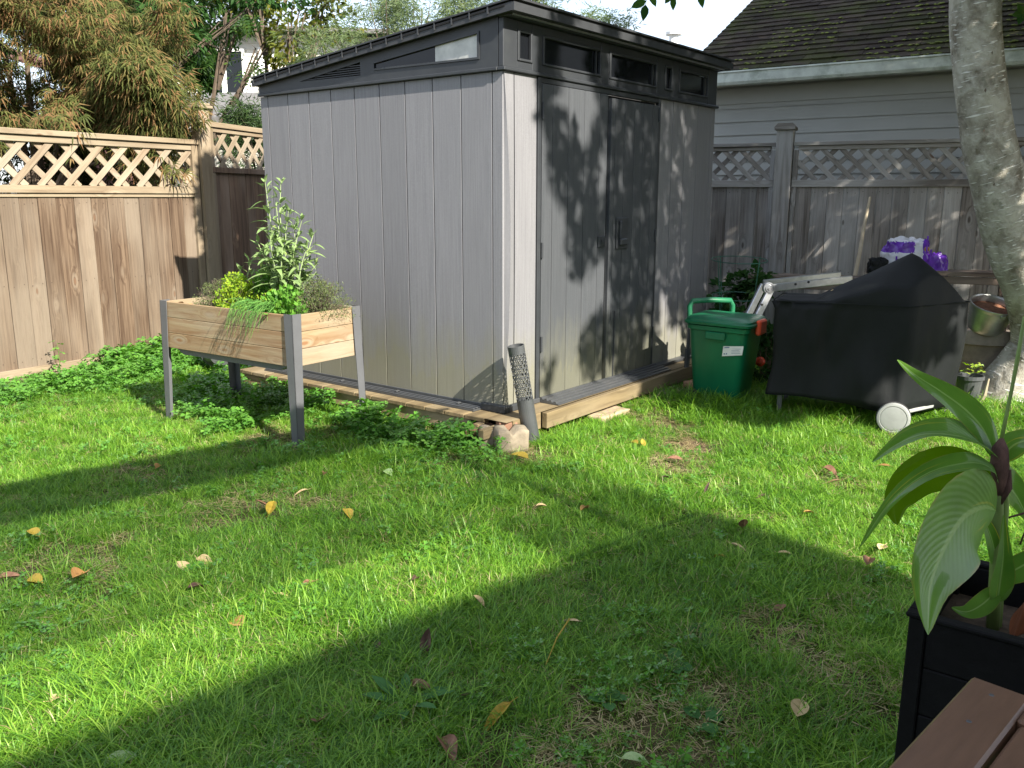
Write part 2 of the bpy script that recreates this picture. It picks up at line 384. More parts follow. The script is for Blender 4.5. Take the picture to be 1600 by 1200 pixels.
n = NT('mossy_shingle')
v = n.coord(scale=(5, 5, 5)); a = n.noise(v, 1.2, 5, .6)
c = n.mix(n.ramp(a, [(.3, 0), (.7, 1)]), (.025, .02, .017), (.075, .058, .045))
ms = n.noise(n.coord('World', (1, 1, 1), rnd=False), 1.4, 7, .75)
c = n.mix(n.math('MULTIPLY', n.ramp(ms, [(.46, 0), (.6, 1)]), .7), c, (.05, .062, .014))
M_shingle = n.principled(jitter(n, c, .3), .95, n.bump(n.noise(v, 9, 4, .7), .8, .01), spec=.1)
M_moss = plain('green_moss', (.15, .18, .035), .95, var=.5, scale=30, bump=1)

n = NT('birch_bark')
uv = n.coord('UV', (6, 5.0, 1), rnd=False); uv2 = n.coord('UV', (13, 75, 1), rnd=False)
a = n.noise(uv, 1, 6, .65, .4); le = n.noise(uv2, 1.0, 1, .4, .1)
ob = n.noise(n.coord('Object', rnd=False), 14, 5, .7)
c = n.mix(n.ramp(a, [(.35, 0), (.62, 1)]), (.15, .13, .095), (.42, .40, .33))
c = n.mix(n.ramp(ob, [(.45, 0), (.7, .6)]), c, (.56, .54, .48))
mask = n.math('MULTIPLY', n.ramp(le, [(.62, 0), (.66, 1)]), n.ramp(n.noise(uv, 1.7, 3), [(.4, 0), (.55, 1)]))
c = n.mix(n.math('MULTIPLY', mask, .85), c, (.8, .78, .72))
c = n.mix(n.math('MULTIPLY', n.ramp(n.noise(uv, .8, 5, .7), [(.58, 0), (.7, 1)]), .75), c, (.05, .06, .02))
M_bark = n.principled(c, .85, n.bump(n.math('ADD', n.math('ADD', a, ob), n.math('MULTIPLY', mask, .5)), .9, .012), spec=.2)
M_twig = plain('grey_brown_bark', (.12, .09, .065), .9, var=.3, scale=20, bump=.6)
M_twigr = plain('reddish_twig', (.16, .07, .05), .8)

n = NT('lawn_soil')
v = n.coord('World', rnd=False); a = n.noise(v, 14, 6, .65); b = n.noise(v, 1.6, 4, .6); d_ = n.noise(v, 90, 3, .6)
c = n.mix(n.ramp(a, [(.35, 0), (.65, 1)]), (.05, .036, .022), (.17, .12, .07))
c = n.mix(n.math('MULTIPLY', n.ramp(b, [(.35, 0), (.62, 1)]), .8), c, (.05, .085, .018))
c = n.mix(n.math('MULTIPLY', n.ramp(d_, [(.55, 0), (.7, 1)]), .5), c, (.30, .23, .13))
M_ground = n.principled(c, .95, n.bump(n.math('ADD', a, d_), 1, .02), spec=.1)

def grassmat(name, cols, trans=.4):
    n = NT(name)
    geo = n.n('ShaderNodeNewGeometry'); w = n.coord('World', rnd=False)
    f = n.math('ADD', n.math('MULTIPLY', geo.outputs['Random Per Island'], .75), n.math('MULTIPLY', n.noise(w, 1.3, 4, .6), .9))
    f = n.math('ADD', f, n.math('MULTIPLY', n.noise(w, 9, 2, .6), .4))
    c = n.ramp(n.math('SUBTRACT', f, .57), [(.02, cols[0]), (.33, cols[1]), (.62, cols[2]), (.95, cols[3])])
    d = n.n('ShaderNodeBsdfDiffuse'); t = n.n('ShaderNodeBsdfTranslucent'); g = n.n('ShaderNodeBsdfGlossy'); g.inputs['Roughness'].default_value = .5
    n.l(c, d.inputs[0]); hs = n.n('ShaderNodeHueSaturation'); n.l(c, hs.inputs['Color']); hs.inputs['Value'].default_value = 1.5; n.l(hs.outputs[0], t.inputs[0])
    m = n.n('ShaderNodeMixShader'); m.inputs[0].default_value = trans; n.l(d.outputs[0], m.inputs[1]); n.l(t.outputs[0], m.inputs[2])
    m2 = n.n('ShaderNodeMixShader'); m2.inputs[0].default_value = .04; n.l(m.outputs[0], m2.inputs[1]); n.l(g.outputs[0], m2.inputs[2]); n.l(m2.outputs[0], n.out.inputs['Surface'])
    return n.m
M_grass = grassmat('grass_blade', [(.048, .135, .010), (.104, .255, .016), (.175, .355, .022), (.29, .43, .055)])
M_drygrass = grassmat('dry_grass_blade', [(.22, .17, .07), (.3, .24, .11), (.36, .3, .15), (.42, .36, .2)], .2)
M_clover = leafm('ground_cover_leaf', [(.05, .15, .02), (.085, .23, .03), (.13, .30, .04), (.18, .34, .06)], .35, .4)
M_weed = leafm('weed_leaf', [(.05, .14, .04), (.09, .2, .07)], .3)
M_sage = leafm('sage_leaf', [(.10, .17, .06), (.16, .245, .085), (.22, .31, .12), (.34, .37, .09)], .25, .7, 14)
M_sagestem = plain('pale_green_stem', (.26, .33, .15), .7)
M_thyme = leafm('thyme_leaf', [(.07, .10, .035), (.12, .155, .055), (.18, .20, .09)], .25, .7, 20)
M_lime = leafm('bright_lime_leaf', [(.13, .28, .03), (.24, .36, .03), (.36, .40, .04)], .4, .5, 16)
M_herb = leafm('herb_leaf', [(.07, .2, .03), (.12, .28, .04), (.18, .32, .05)], .35, .5, 16)
M_chive = leafm('chive_blade', [(.08, .22, .05), (.14, .32, .07), (.24, .38, .10)], .3, .5, 10)
M_shrub = leafm('shrub_leaf', [(.018, .055, .014), (.032, .08, .02), (.055, .11, .03)], .3, .45, 8)
M_maple = leafm('threadleaf_maple_leaf', [(.035, .045, .015), (.075, .095, .028), (.15, .16, .05), (.26, .14, .07), (.24, .22, .09)], .45, .5, 1.5)
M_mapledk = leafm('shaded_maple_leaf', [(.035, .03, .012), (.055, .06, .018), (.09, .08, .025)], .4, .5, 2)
M_ash = leafm('green_tree_leaf', [(.02, .055, .014), (.035, .085, .02), (.065, .125, .027), (.12, .16, .03)], .45, .5, 1.2)
M_yell = leafm('yellowing_tree_leaf', [(.06, .11, .02), (.13, .15, .03), (.22, .18, .035)], .45, .5, 2)
M_bambl = leafm('narrow_bamboo_leaf', [(.09, .14, .06), (.15, .2, .09), (.22, .26, .13)], .45, .5, 1.5)
M_conif = leafm('conifer_leaf', [(.025, .06, .02), (.05, .09, .03), (.075, .105, .04)], .3, .6, 5)
M_birchl = leafm('birch_leaf', [(.04, .10, .02), (.08, .16, .03), (.14, .2, .03)], .3, .5, 2)

n = NT('canna_leaf')
uvc = n.n('ShaderNodeTexCoord').outputs['UV']; sp = n.n('ShaderNodeSeparateXYZ'); n.l(uvc, sp.inputs[0])
au = n.math('ABSOLUTE', n.math('SUBTRACT', sp.outputs[0], .5))
vv = n.math('ADD', n.math('MULTIPLY', au, 3.2), n.math('MULTIPLY', sp.outputs[1], -5.5))
wv = n.n('ShaderNodeMath', operation='SINE'); n.l(n.math('MULTIPLY', vv, 24), wv.inputs[0])
base = n.ramp(n.noise(n.coord('Object', rnd=False), 6, 4, .6), [(.3, (.065, .16, .02)), (.7, (.12, .25, .03))])
c = n.mix(n.math('MULTIPLY', n.ramp(wv.outputs[0], [(.3, 0), (1, 1)]), .06), base, (.10, .22, .05))
c = n.mix(n.math('MULTIPLY', n.ramp(au, [(.0, 1), (.022, .9), (.04, 0)]), .8), c, (.22, .34, .10))
ed = n.math('MULTIPLY', n.ramp(au, [(.46, 0), (.5, 1)]), n.ramp(n.noise(n.coord('Object', rnd=False), 20, 3), [(.4, 0), (.6, 1)]))
c = n.mix(n.math('MULTIPLY', ed, .6), c, (.28, .2, .05))
yl = n.math('MULTIPLY', n.ramp(n.noise(n.coord('UV', (9, 1.1, 1), rnd=True), 1, 4, .6), [(.62, 0), (.70, 1)]), .7)
c = n.mix(yl, c, (.38, .36, .04))
bp = n.bump(wv.outputs[0], .12, .002)
d = n.n('ShaderNodeBsdfDiffuse'); t = n.n('ShaderNodeBsdfTranslucent'); g = n.n('ShaderNodeBsdfGlossy'); g.inputs['Roughness'].default_value = .45
n.l(c, d.inputs[0]); n.l(bp, d.inputs['Normal']); n.l(bp, g.inputs['Normal']); hs = n.n('ShaderNodeHueSaturation'); n.l(c, hs.inputs['Color']); hs.inputs['Value'].default_value = 1.9; n.l(hs.outputs[0], t.inputs[0])
m = n.n('ShaderNodeMixShader'); m.inputs[0].default_value = .42; n.l(d.outputs[0], m.inputs[1]); n.l(t.outputs[0], m.inputs[2])
fr = n.n('ShaderNodeFresnel'); fr.inputs[0].default_value = 1.4
m2 = n.n('ShaderNodeMixShader'); n.l(n.math('MULTIPLY', fr.outputs[0], .1), m2.inputs[0]); n.l(m.outputs[0], m2.inputs[1]); n.l(g.outputs[0], m2.inputs[2]); n.l(m2.outputs[0], n.out.inputs['Surface'])
M_canna = n.m
M_canna2 = leafm('yellow_green_canna_leaf', [(.10, .19, .02), (.16, .26, .03)], .55, .5, 5, island=False)
M_cannastem = plain('canna_stem', (.13, .2, .05), .5, var=.3, scale=12, stretch=(1, 1, .3))
M_dried = plain('dried_brown_sheath', (.085, .045, .035), .85, var=.6, scale=22, bump=1, stretch=(1, 1, .4))
M_deadleaf = plain('dead_reddish_leaf', (.17, .06, .025), .6, var=.5, scale=14, stretch=(3, 3, .4), bump=.5)

def fallen(name, a, b, c3):
    n = NT(name); v = n.coord(scale=(1, 1, 1)); f = n.noise(v, 45, 4, .6)
    c = n.ramp(f, [(.3, a), (.55, b), (.75, c3)])
    p = n.principled(c, .55, n.bump(n.noise(v, 90, 3), .3, .002), spec=.3, Subsurface_Weight=0)
    return p
M_fl = {'yellow': fallen('yellow_fallen_leaf', (.27, .20, .025), (.36, .26, .035), (.14, .08, .025)),
        'tan': fallen('tan_fallen_leaf', (.42, .30, .14), (.5, .38, .2), (.28, .17, .07)),
        'orange': fallen('orange_fallen_leaf', (.34, .16, .05), (.40, .22, .08), (.2, .09, .035)),
        'brown': fallen('brown_fallen_leaf', (.12, .06, .035), (.2, .1, .06), (.27, .17, .1)),
        'dark': fallen('dark_fallen_leaf', (.045, .025, .02), (.08, .045, .035), (.15, .1, .07)),
        'green': fallen('pale_green_leaf', (.22, .32, .12), (.3, .4, .18), (.18, .26, .08))}
# ================================================================== GROUND
def gz(x, y):
    return .022 * noise.noise(Vector((x * 1.1, y * 1.1, 3))) + .010 * noise.noise(Vector((x * 4, y * 4, 8))) - .006
mb = MB()
xs = [-150, -60, -25, -12] + [-8 + .16 * i for i in range(101)] + [12, 25, 60, 150]
ys = [-150, -60, -20, -6] + [-2 + .16 * i for i in range(76)] + [13, 25, 60, 150]
vs = []
for y in ys:
    for x in xs:
        k = 1 if abs(x) < 8.1 and -2.1 < y < 10.1 else 0
        vs.append((x, y, gz(x, y) * k - (.0 if k else .01)))
W_ = len(xs); mb.add(vs, [(j * W_ + i, j * W_ + i + 1, (j + 1) * W_ + i + 1, (j + 1) * W_ + i) for j in range(len(ys) - 1) for i in range(W_ - 1)])
kind(obj('ground', mb, M_ground, smooth=True), 'structure')

# bare dry soil around the foot of the birch
mb = MB(); c0 = Vector((3.75, 6.15)); vs = [(c0.x, c0.y, .035)]
for i in range(28):
    a = 2 * math.pi * i / 28; r = 1 + .18 * math.sin(3 * a + 1) + rv(-.06, .06)
    vs.append((c0.x + .8 * r * math.cos(a), c0.y + .62 * r * math.sin(a), -.012))
mb.add(vs, [(0, 1 + i, 1 + (i + 1) % 28) for i in range(28)])
kind(obj('bare_soil', mb, M_mulch, smooth=True), 'structure')

# shed frame, used for keep-out tests
SC = Vector((-.0488, 4.921, 0)); SYAW = .9072
su = Vector((math.cos(SYAW), math.sin(SYAW), 0)); sv_ = Vector((-math.sin(SYAW), math.cos(SYAW), 0))
def in_shed(x, y, m=0.0):
    d = Vector((x, y, 0)) - SC; a, b = d.dot(su), d.dot(sv_)
    return -.2 - m < a < 2.75 + m and -.2 - m < b < 2.4 + m
FL0 = Vector((-3.77, 6.26, 0)); FLd = Vector((.546, .838, 0))
FR0 = Vector((1.8, 8, 0)); FRd = Vector((.9135, -.4067, 0))
def beyond_fence(x, y):
    p = Vector((x, y, 0))
    if (p - FL0).dot(Vector((-.838, .546, 0))) > -.06: return True
    if (p - FR0).dot(Vector((.4067, .9135, 0))) > -.06: return True
    return y > 9.2

bare = [(-1.16, 3.62, .28), (-1.33, 4.75, .26), (-1.75, 3.02, .33), (.88, 2.52, .24), (-.05, 1.85, .25), (.95, 2.15, .2), (.84, 4.35, .22), (1.05, 4.72, .2), (-.85, 4.9, .25),
        (.35, 1.95, .25), (.2, 2.1, .15), (1.6, 4.1, .18), (-1.75, 4.15, .16), (.1, 4.55, .2), (1.0, 5.35, .25), (.5, 4.85, .15), (.6, 2.2, .14), (2.25, 4.5, .15), (-.35, 4.35, .18)]
tuft_meshes = []
def blade(mb, x, y, h, w, a, lean, curl):
    dx, dy = math.cos(a), math.sin(a); sx, sy = -dy * w / 2, dx * w / 2
    pts = []
    for t in (0, .4, .75):
        o = lean * h * t + curl * h * t * t; z = h * t * (1 - .25 * curl * t)
        k = 1 - .45 * t
        pts.append(((x + dx * o - sx * k, y + dy * o - sy * k, z), (x + dx * o + sx * k, y + dy * o + sy * k, z)))
    o = lean * h + curl * h; tip = (x + dx * o, y + dy * o, h * (1 - .42 * curl))
    vs = [p for q in pts for p in q] + [tip]
    mb.add(vs, [(0, 1, 3, 2), (2, 3, 5, 4), (4, 5, 6)])
for k in range(9):
    mb = MB(); nb = 30 if k < 7 else 18
    for i in range(nb):
        r = .045 * math.sqrt(rnd.random()); a = rv(0, 6.28)
        h = rv(.022, .058) * (1.4 if k in (2, 5) else 1)
        blade(mb, r * math.cos(a), r * math.sin(a), h, rv(.0017, .0034), rv(0, 6.28), rv(0, .95), rv(.2, 1.1))
    tuft_meshes.append(mb.mesh('grass_tuft', M_drygrass if k == 8 else M_grass))
pts = []
def gdens(x, y):
    d = 1.0
    for bx, by, br in bare:
        q = ((x - bx) ** 2 + (y - by) ** 2) / (br * br) * (1 + .6 * noise.noise(Vector((x * 9, y * 9, 1))))
        if q < 1: d *= .12 + .5 * q
    n_ = noise.noise(Vector((x * 2.3, y * 2.3, 5))); d *= 1 if n_ > -.35 else .6
    return d
N = 50000
for i in range(N):
    y = 1.05 + 7.2 * rnd.random() ** 1.25
    x = rv(-1, 1) * (.68 * y + .55)
    if in_shed(x, y, -.02) or beyond_fence(x, y) or rnd.random() > gdens(x, y): continue
    if ((x - 3.65) / .75) ** 2 + ((y - 6.1) / .5) ** 2 < 1: continue
    hs = 1.0 + .55 * noise.noise(Vector((x * 1.7, y * 1.7, 11)))
    # longer grass under the grill, by the bin and along the edges
    if y > 5.2 and x > 1.0: hs *= 1.5
    if x < -1.3 and y > 4.6: hs *= .9
    k = 8 if rnd.random() < .05 else rnd.randrange(8)
    pts.append((x, y, gz(x, y) - .004, rv(-.2, .2), rv(-.2, .2), rv(0, 6.28), hs * rv(.75, 1.25), k))
o = scatter('grass', pts, tuft_meshes); kind(o, 'stuff'); o['label'] = 'shaggy green lawn grass with dry blades'

th_m = []
for k in range(3):
    mb = MB()
    for i in range(16):
        a = rv(0, 6.28); c = Vector((rv(-.05, .05), rv(-.05, .05), rv(.002, .012))); d = Vector((math.cos(a), math.sin(a), rv(-.05, .12))); sd_ = Vector((-math.sin(a), math.cos(a), 0)) * rv(.001, .0022); L_ = rv(.02, .06)
        mb.add([c - sd_, c + sd_, c + d * L_ + sd_ * .3, c + d * L_ - sd_ * .3], [(0, 1, 2, 3)])
    th_m.append(mb.mesh('thatch', M_drygrass))
pts = []
for bx, by, br in bare:
    for i in range(int(140 * br)):
        a = rv(0, 6.28); r_ = br * 1.15 * math.sqrt(rnd.random()); x, y = bx + r_ * math.cos(a), by + r_ * math.sin(a)
        if in_shed(x, y): continue
        pts.append((x, y, gz(x, y) + .002, rv(-.1, .1), rv(-.1, .1), rv(0, 6.28), rv(.7, 1.2), rnd.randrange(3)))
for i in range(1600):
    y = rv(1.3, 6.0); x = rv(-1, 1) * (.62 * y + .3)
    if in_shed(x, y) or beyond_fence(x, y): continue
    pts.append((x, y, gz(x, y) + .012, rv(-.1, .1), rv(-.1, .1), rv(0, 6.28), rv(.6, 1.1), rnd.randrange(3)))
o = scatter('thatch', pts, th_m); kind(o, 'stuff'); o['label'] = 'dry straw coloured thatch on bare spots of the lawn'

# leafy ground cover (creeping buttercup) along the left fence, under the planter and along the shed
def lobed(mb, c, nrm, a0, r):
    t = nrm.orthogonal().normalized(); b = nrm.cross(t)
    for k in range(3):
        a = a0 + k * 2.09; d = math.cos(a) * t + math.sin(a) * b; s_ = d.cross(nrm)
        p = lambda u_, v_, w_=0: c + r * (u_ * d + v_ * s_) + nrm * r * w_
        mb.add([c, p(.45, -.36, .1), p(.82, -.42, .05), p(.7, -.13), p(1.02, 0, -.08), p(.7, .13), p(.82, .42, .05), p(.45, .36, .1)], [(0, 1, 2, 3), (0, 3, 4, 5), (0, 5, 6, 7)])
cov = []
for k in range(7):
    mb = MB()
    for i in range(9):
        a = rv(0, 6.28); rr = rv(.01, .085); h = rv(.035, .12)
        c = Vector((rr * math.cos(a), rr * math.sin(a), h)); nn = Vector((rv(-.5, .5), rv(-.5, .5), 1)).normalized()
        lobed(mb, c, nn, rv(0, 6.28), rv(.016, .032))
        if i % 2 == 0: mb.tube([(0, 0, 0), (c.x * .5, c.y * .5, h * .6), c], .0012, 3, cap=False)
    cov.append(mb.mesh('ground_cover_clump', M_clover))
pts = []
def cover_density(x, y):
    p = Vector((x, y, 0)); df = -(p - FL0).dot(Vector((-.838, .546, 0)))       # distance from the left fence
    d = p - SC; a, b = d.dot(su), d.dot(sv_)
    e = noise.noise(Vector((x * 2.6, y * 2.6, 2))) * .25
    q = 0
    if df > .03 and df < .75 + e * 1.6: q = 1.0
    if df < 1.25 + e and rnd.random() < .35: q = max(q, .8)
    if -.95 + e < a < -.2 and b > 1.25: q = max(q, 1.0)
    if -.62 + e < a < -.22 and -.02 < b < 1.0: q = max(q, .9)                    # along the shed rail
    if -1.0 + e < a < -.3 and -.3 < b < 1.0 and rnd.random() < .4: q = max(q, .5)
    return q
for i in range(15000):
    x = rv(-5.2, .05); y = rv(3.9, 9)
    if in_shed(x, y, -.05) or beyond_fence(x, y): continue
    if rnd.random() > cover_density(x, y) * (.62 + .5 * noise.noise(Vector((x * 5, y * 5, 31)))): continue
    if (Vector((x, y, 0)) - Vector((-1.33, 4.75, 0))).length < .22: continue
    d = Vector((x, y, 0)) - SC; a, b = d.dot(su), d.dot(sv_)
    hs = 1.0 + .5 * noise.noise(Vector((x * 3, y * 3, 9)))
    df = -(Vector((x, y, 0)) - FL0).dot(Vector((-.838, .546, 0)))
    if df < .4 and x > -3.3: hs *= 1.6
    if df < .3 and x < -3.3: hs *= .55 + .3 * noise.noise(Vector((x * 4, y * 4, 0)))
    if -.62 < a < -.2 and 0 < b < .95: hs *= 1.15
    if -1.0 < a < -.6 and b < 1.2: hs *= .6
    if df > .8 and x < -2.2: hs *= .6
    pts.append((x, y, gz(x, y) - .01, rv(-.25, .25), rv(-.25, .25), rv(0, 6.28), hs * rv(.8, 1.25), rnd.randrange(7)))
# sparse weeds among the lawn
for i in range(1500):
    y = rv(1.4, 6.5); x = rv(-1, 1) * (.62 * y + .3)
    if in_shed(x, y) or beyond_fence(x, y): continue
    if noise.noise(Vector((x * 1.6, y * 1.6, 21))) < .02: continue
    pts.append((x, y, gz(x, y) - .02, rv(-.2, .2), rv(-.2, .2), rv(0, 6.28), rv(.45, .75), rnd.randrange(7)))
o = scatter('ground_cover', pts, cov); kind(o, 'stuff'); o['label'] = 'lobed green ground cover leaves along fence and shed'

# ================================================================== FENCES
def lattice(parent, x0, x1, z0, z1, mat, front, step=.128, w=.037, tilt=1):
    """two layers of diagonal slats, each a piece; front layer nearer the viewer (-y)"""
    H = z1 - z0
    for layer in (0, 1):
        sg = front if layer == 0 else -front
        y = -.008 if layer == 0 else .006
        s = x0 - H
        while s < x1 + H:
            # line from (s, z0) up with slope sg
            xa, za, xb, zb = (s, z0, s + H, z1) if sg > 0 else (s + H, z0, s, z1)
            t0, t1 = 0.0, 1.0; dx = xb - xa
            for lim, isx0 in ((x0, True), (x1, False)):
                t = (lim - xa) / dx
                if (dx > 0) == isx0: t0 = max(t0, t)
                else: t1 = min(t1, t)
            if t1 - t0 > .12:
                ax, az, bx, bz = xa + dx * t0, z0 + H * t0, xa + dx * t1, z0 + H * t1
                Ln = round(math.hypot(bx - ax, bz - az) + .02, 2)
                piece('lattice_slat', -Ln / 2, Ln / 2, -.005, .005, -w / 2, w / 2, mat, parent, .0015,
                      rot=None).matrix_local = Matrix.Translation(((ax + bx) / 2, y, (az + bz) / 2)) @ Matrix.Rotation(-math.atan2(bz - az, bx - ax), 4, 'Y')
            s += step
def boards(parent, x0, x1, z0, z1, mat, w=.14, y=0):
    x = x0; k = 0
    while x < x1 - .01:
        ww = min(w + (.0, .004, -.003)[k % 3], x1 - x)
        piece('board', x + .0015, x + ww - .0015, y - .008 + (k % 2) * .003, y + .008 + (k % 2) * .003, z0, z1, mat, parent, .0025)
        x += ww; k += 1

lf = thing('wooden_fence', 'sunlit brown cedar fence with pale lattice top behind the raised planter', 'fence', FL0, math.atan2(FLd.y, FLd.x))
boards(lf, -2.1, 1.80, .09, 1.365, M_fenceL)
piece('top_rail', -2.1, 1.87, -.045, .045, 1.805, 1.845, M_railL, lf)
piece('upper_rail', -2.1, 1.80, -.026, .026, 1.755, 1.803, M_railL, lf)
piece('lattice_rail', -2.1, 1.83, -.034, .034, 1.39, 1.447, M_railL, lf)
piece('cover_strip', -2.1, 1.83, -.02, .02, 1.36, 1.388, M_railL, lf)
piece('bottom_rail', -2.1, 1.80, -.034, .034, .045, .105, M_railL, lf)
piece('kick_board', -2.1, 1.80, -.02, .02, -.12, .04, M_fenceL, lf)
piece('end_stile', 1.80, 1.86, -.03, .03, -.03, 1.803, M_postL, lf)
lattice(lf, -2.1, 1.80, 1.447, 1.757, M_slatL, 1, step=.205, w=.047)
piece('post', 1.87, 1.985, -.06, .055, -.1, 2.11, M_postL, lf)
mb = MB(); mb.box(1.845, 2.01, -.085, .08, 2.11, 2.135, .004); mb.box(1.86, 1.995, -.07, .065, 2.135, 2.155, .01); obj('post_cap', mb, M_railL, lf)
# second panel past the post, stepped up and turned towards the shed
a2 = math.atan2(.96, .27)
l2 = thing('wooden_fence', 'higher lattice topped fence section between the capped post and the shed', 'fence', FL0 + FLd * 1.93 + Vector((.03, .06, 0)), a2)
boards(l2, .0, 1.75, -.05, 1.60, M_fenceD)
piece('top_rail', .0, 1.75, -.04, .04, 1.965, 2.01, M_railL, l2)
piece('upper_rail', .0, 1.75, -.024, .024, 1.925, 1.963, M_railL, l2)
piece('lattice_rail', .0, 1.75, -.032, .032, 1.575, 1.625, M_fenceD, l2)
piece('end_stile', .0, .055, -.028, .028, -.03, 1.963, M_postL, l2)
lattice(l2, .055, 1.75, 1.625, 1.925, M_slatL, 1, step=.205, w=.047)

rf = thing('wooden_fence', 'shaded grey weathered fence with lattice top behind the covered grill', 'fence', FR0, math.atan2(FRd.y, FRd.x))
px_ = .60
for (a, b) in ((-1.2, px_ - .075), (px_ + .075, 5.2)):
    boards(rf, a + .04, b - .04, .06, 1.47, M_fenceR, w=.128)
    piece('top_rail', a, b, -.045, .045, 1.80, 1.83, M_railR, rf)
    piece('upper_rail', a + .04, b - .04, -.024, .024, 1.765, 1.798, M_railR, rf)
    piece('lattice_rail', a, b, -.034, .034, 1.455, 1.515, M_railR, rf)
    piece('bottom_rail', a, b, -.034, .034, .06, .12, M_railR, rf)
    piece('end_stile', b - .04, b, -.03, .028, .12, 1.455, M_postR, rf); piece('end_stile', a, a + .04, -.03, .028, .12, 1.455, M_postR, rf)
    piece('end_stile', b - .04, b, -.026, .024, 1.515, 1.765, M_postR, rf); piece('end_stile', a, a + .04, -.026, .024, 1.515, 1.765, M_postR, rf)
    lattice(rf, a + .04, b - .04, 1.515, 1.767, M_railR, -1, step=.15, w=.040)
piece('post', px_ - .07, px_ + .07, -.075, .06, -.1, 1.93, M_postR, rf)
mb = MB(); mb.box(px_ - .085, px_ + .085, -.10, .085, 1.93, 1.95, .003); mb.prism([(px_ - .09, 1.95), (px_ + .09, 1.95), (px_ + .06, 1.985), (px_ - .06, 1.985)], -.095, .08); obj('post_cap', mb, M_railR, rf)

M_nail = plain('rusty_nail_head', (.06, .04, .03), .6)
def nails(parent, x0, x1, w, zs, y):
    q = MB(); x = x0 + w * .25
    while x < x1:
        for z in zs:
            for dx in (0, w * .5): q.lathe([(0, .0015), (.0032, .0012), (.0036, 0)], 6, M=Matrix.Translation((x + dx + rv(-.006, .006), y, z + rv(-.01, .01))) @ Matrix.Rotation(R(90), 4, 'X'))
        x += w
    kind(obj('nail_heads', q, M_nail, parent), 'stuff')
nails(lf, -2.1, 1.8, .1405, (.16, .72, 1.31), -.009); nails(rf, -1.16, .485, .128, (.16, .75, 1.41), -.009); nails(rf, .715, 5.16, .128, (.16, .75, 1.41), -.009)

# ================================================================== GARAGE behind the right fence
G0 = Vector((1.98, 8.8, 0))
ga = thing('garage', 'neighbouring garage with grey green lap siding and mossy shingle roof', 'garage', G0, math.atan2(-.559, .829))
mb = MB(); mb.box(-.15, 6.5, .335, 7.2, -.05, 2.42); obj('wall', mb, M_siding, ga)
# board 0.125 lap siding rows
z = .06; i = 0
while z < 2.40:
    h = .1275
    mbk = 'sidingrow'
    if mbk not in _bc:
        q = MB(); q.prism([(.0, .004), (-.020, 0), (-.003, h), (.0, h)], -3.325, 3.325, axis='x'); _bc[mbk] = q.mesh('siding_board', M_siding)
    o = link('siding_board', _bc[mbk], ga, (3.175, .333, z)); z += h
mb = MB(); mb.box(-.17, 6.5, .30, .34, 2.27, 2.42, .003); obj('frieze_board', mb, M_siding, ga)
mb = MB(); mb.box(-.42, 6.7, .0, .31, 2.435, 2.45); obj('soffit', mb, M_siding, ga)
# gutter
mb = MB(); mb.prism([(-.125, 2.43), (-.11, 2.405), (-.01, 2.405), (-.005, 2.52), (-.02, 2.52), (-.02, 2.42), (-.105, 2.42), (-.118, 2.435), (-.118, 2.525), (-.135, 2.528), (-.138, 2.515), (-.125, 2.51)], -.45, 6.7, axis='x')
obj('gutter', mb, M_gutter, ga)
rs = .52; ra = math.atan(rs); RE = 4.1
mb = MB(); mb.prism([(-.02, 2.50), (RE, 2.50 + rs * (RE + .02)), (2 * RE, 2.50), (2 * RE, 2.44), (RE, 2.44 + rs * (RE - .02)), (.02, 2.44)], -.42, 6.7, axis='x'); obj('roof', mb, M_greyroof, ga)
roof = [c for c in ga.children if c.name.startswith('roof')][0]
sh = []
for k in range(4):
    w = (.235, .20, .26, .215)[k]; t = .011
    q = MB(); q.add([(0, 0, 0), (w, 0, 0), (w, .19, 0), (0, .19, 0), (0, 0, t), (w, 0, t), (w, .19, .002), (0, .19, .002)], [(0, 1, 5, 4), (1, 2, 6, 5), (2, 3, 7, 6), (3, 0, 4, 7), (4, 5, 6, 7)])
    sh.append((w, q.mesh('shingle', M_shingle)))
rest = MB(); moss = MB(); cnt = 0; expo = .135
rows = int((RE / math.cos(ra)) / expo)
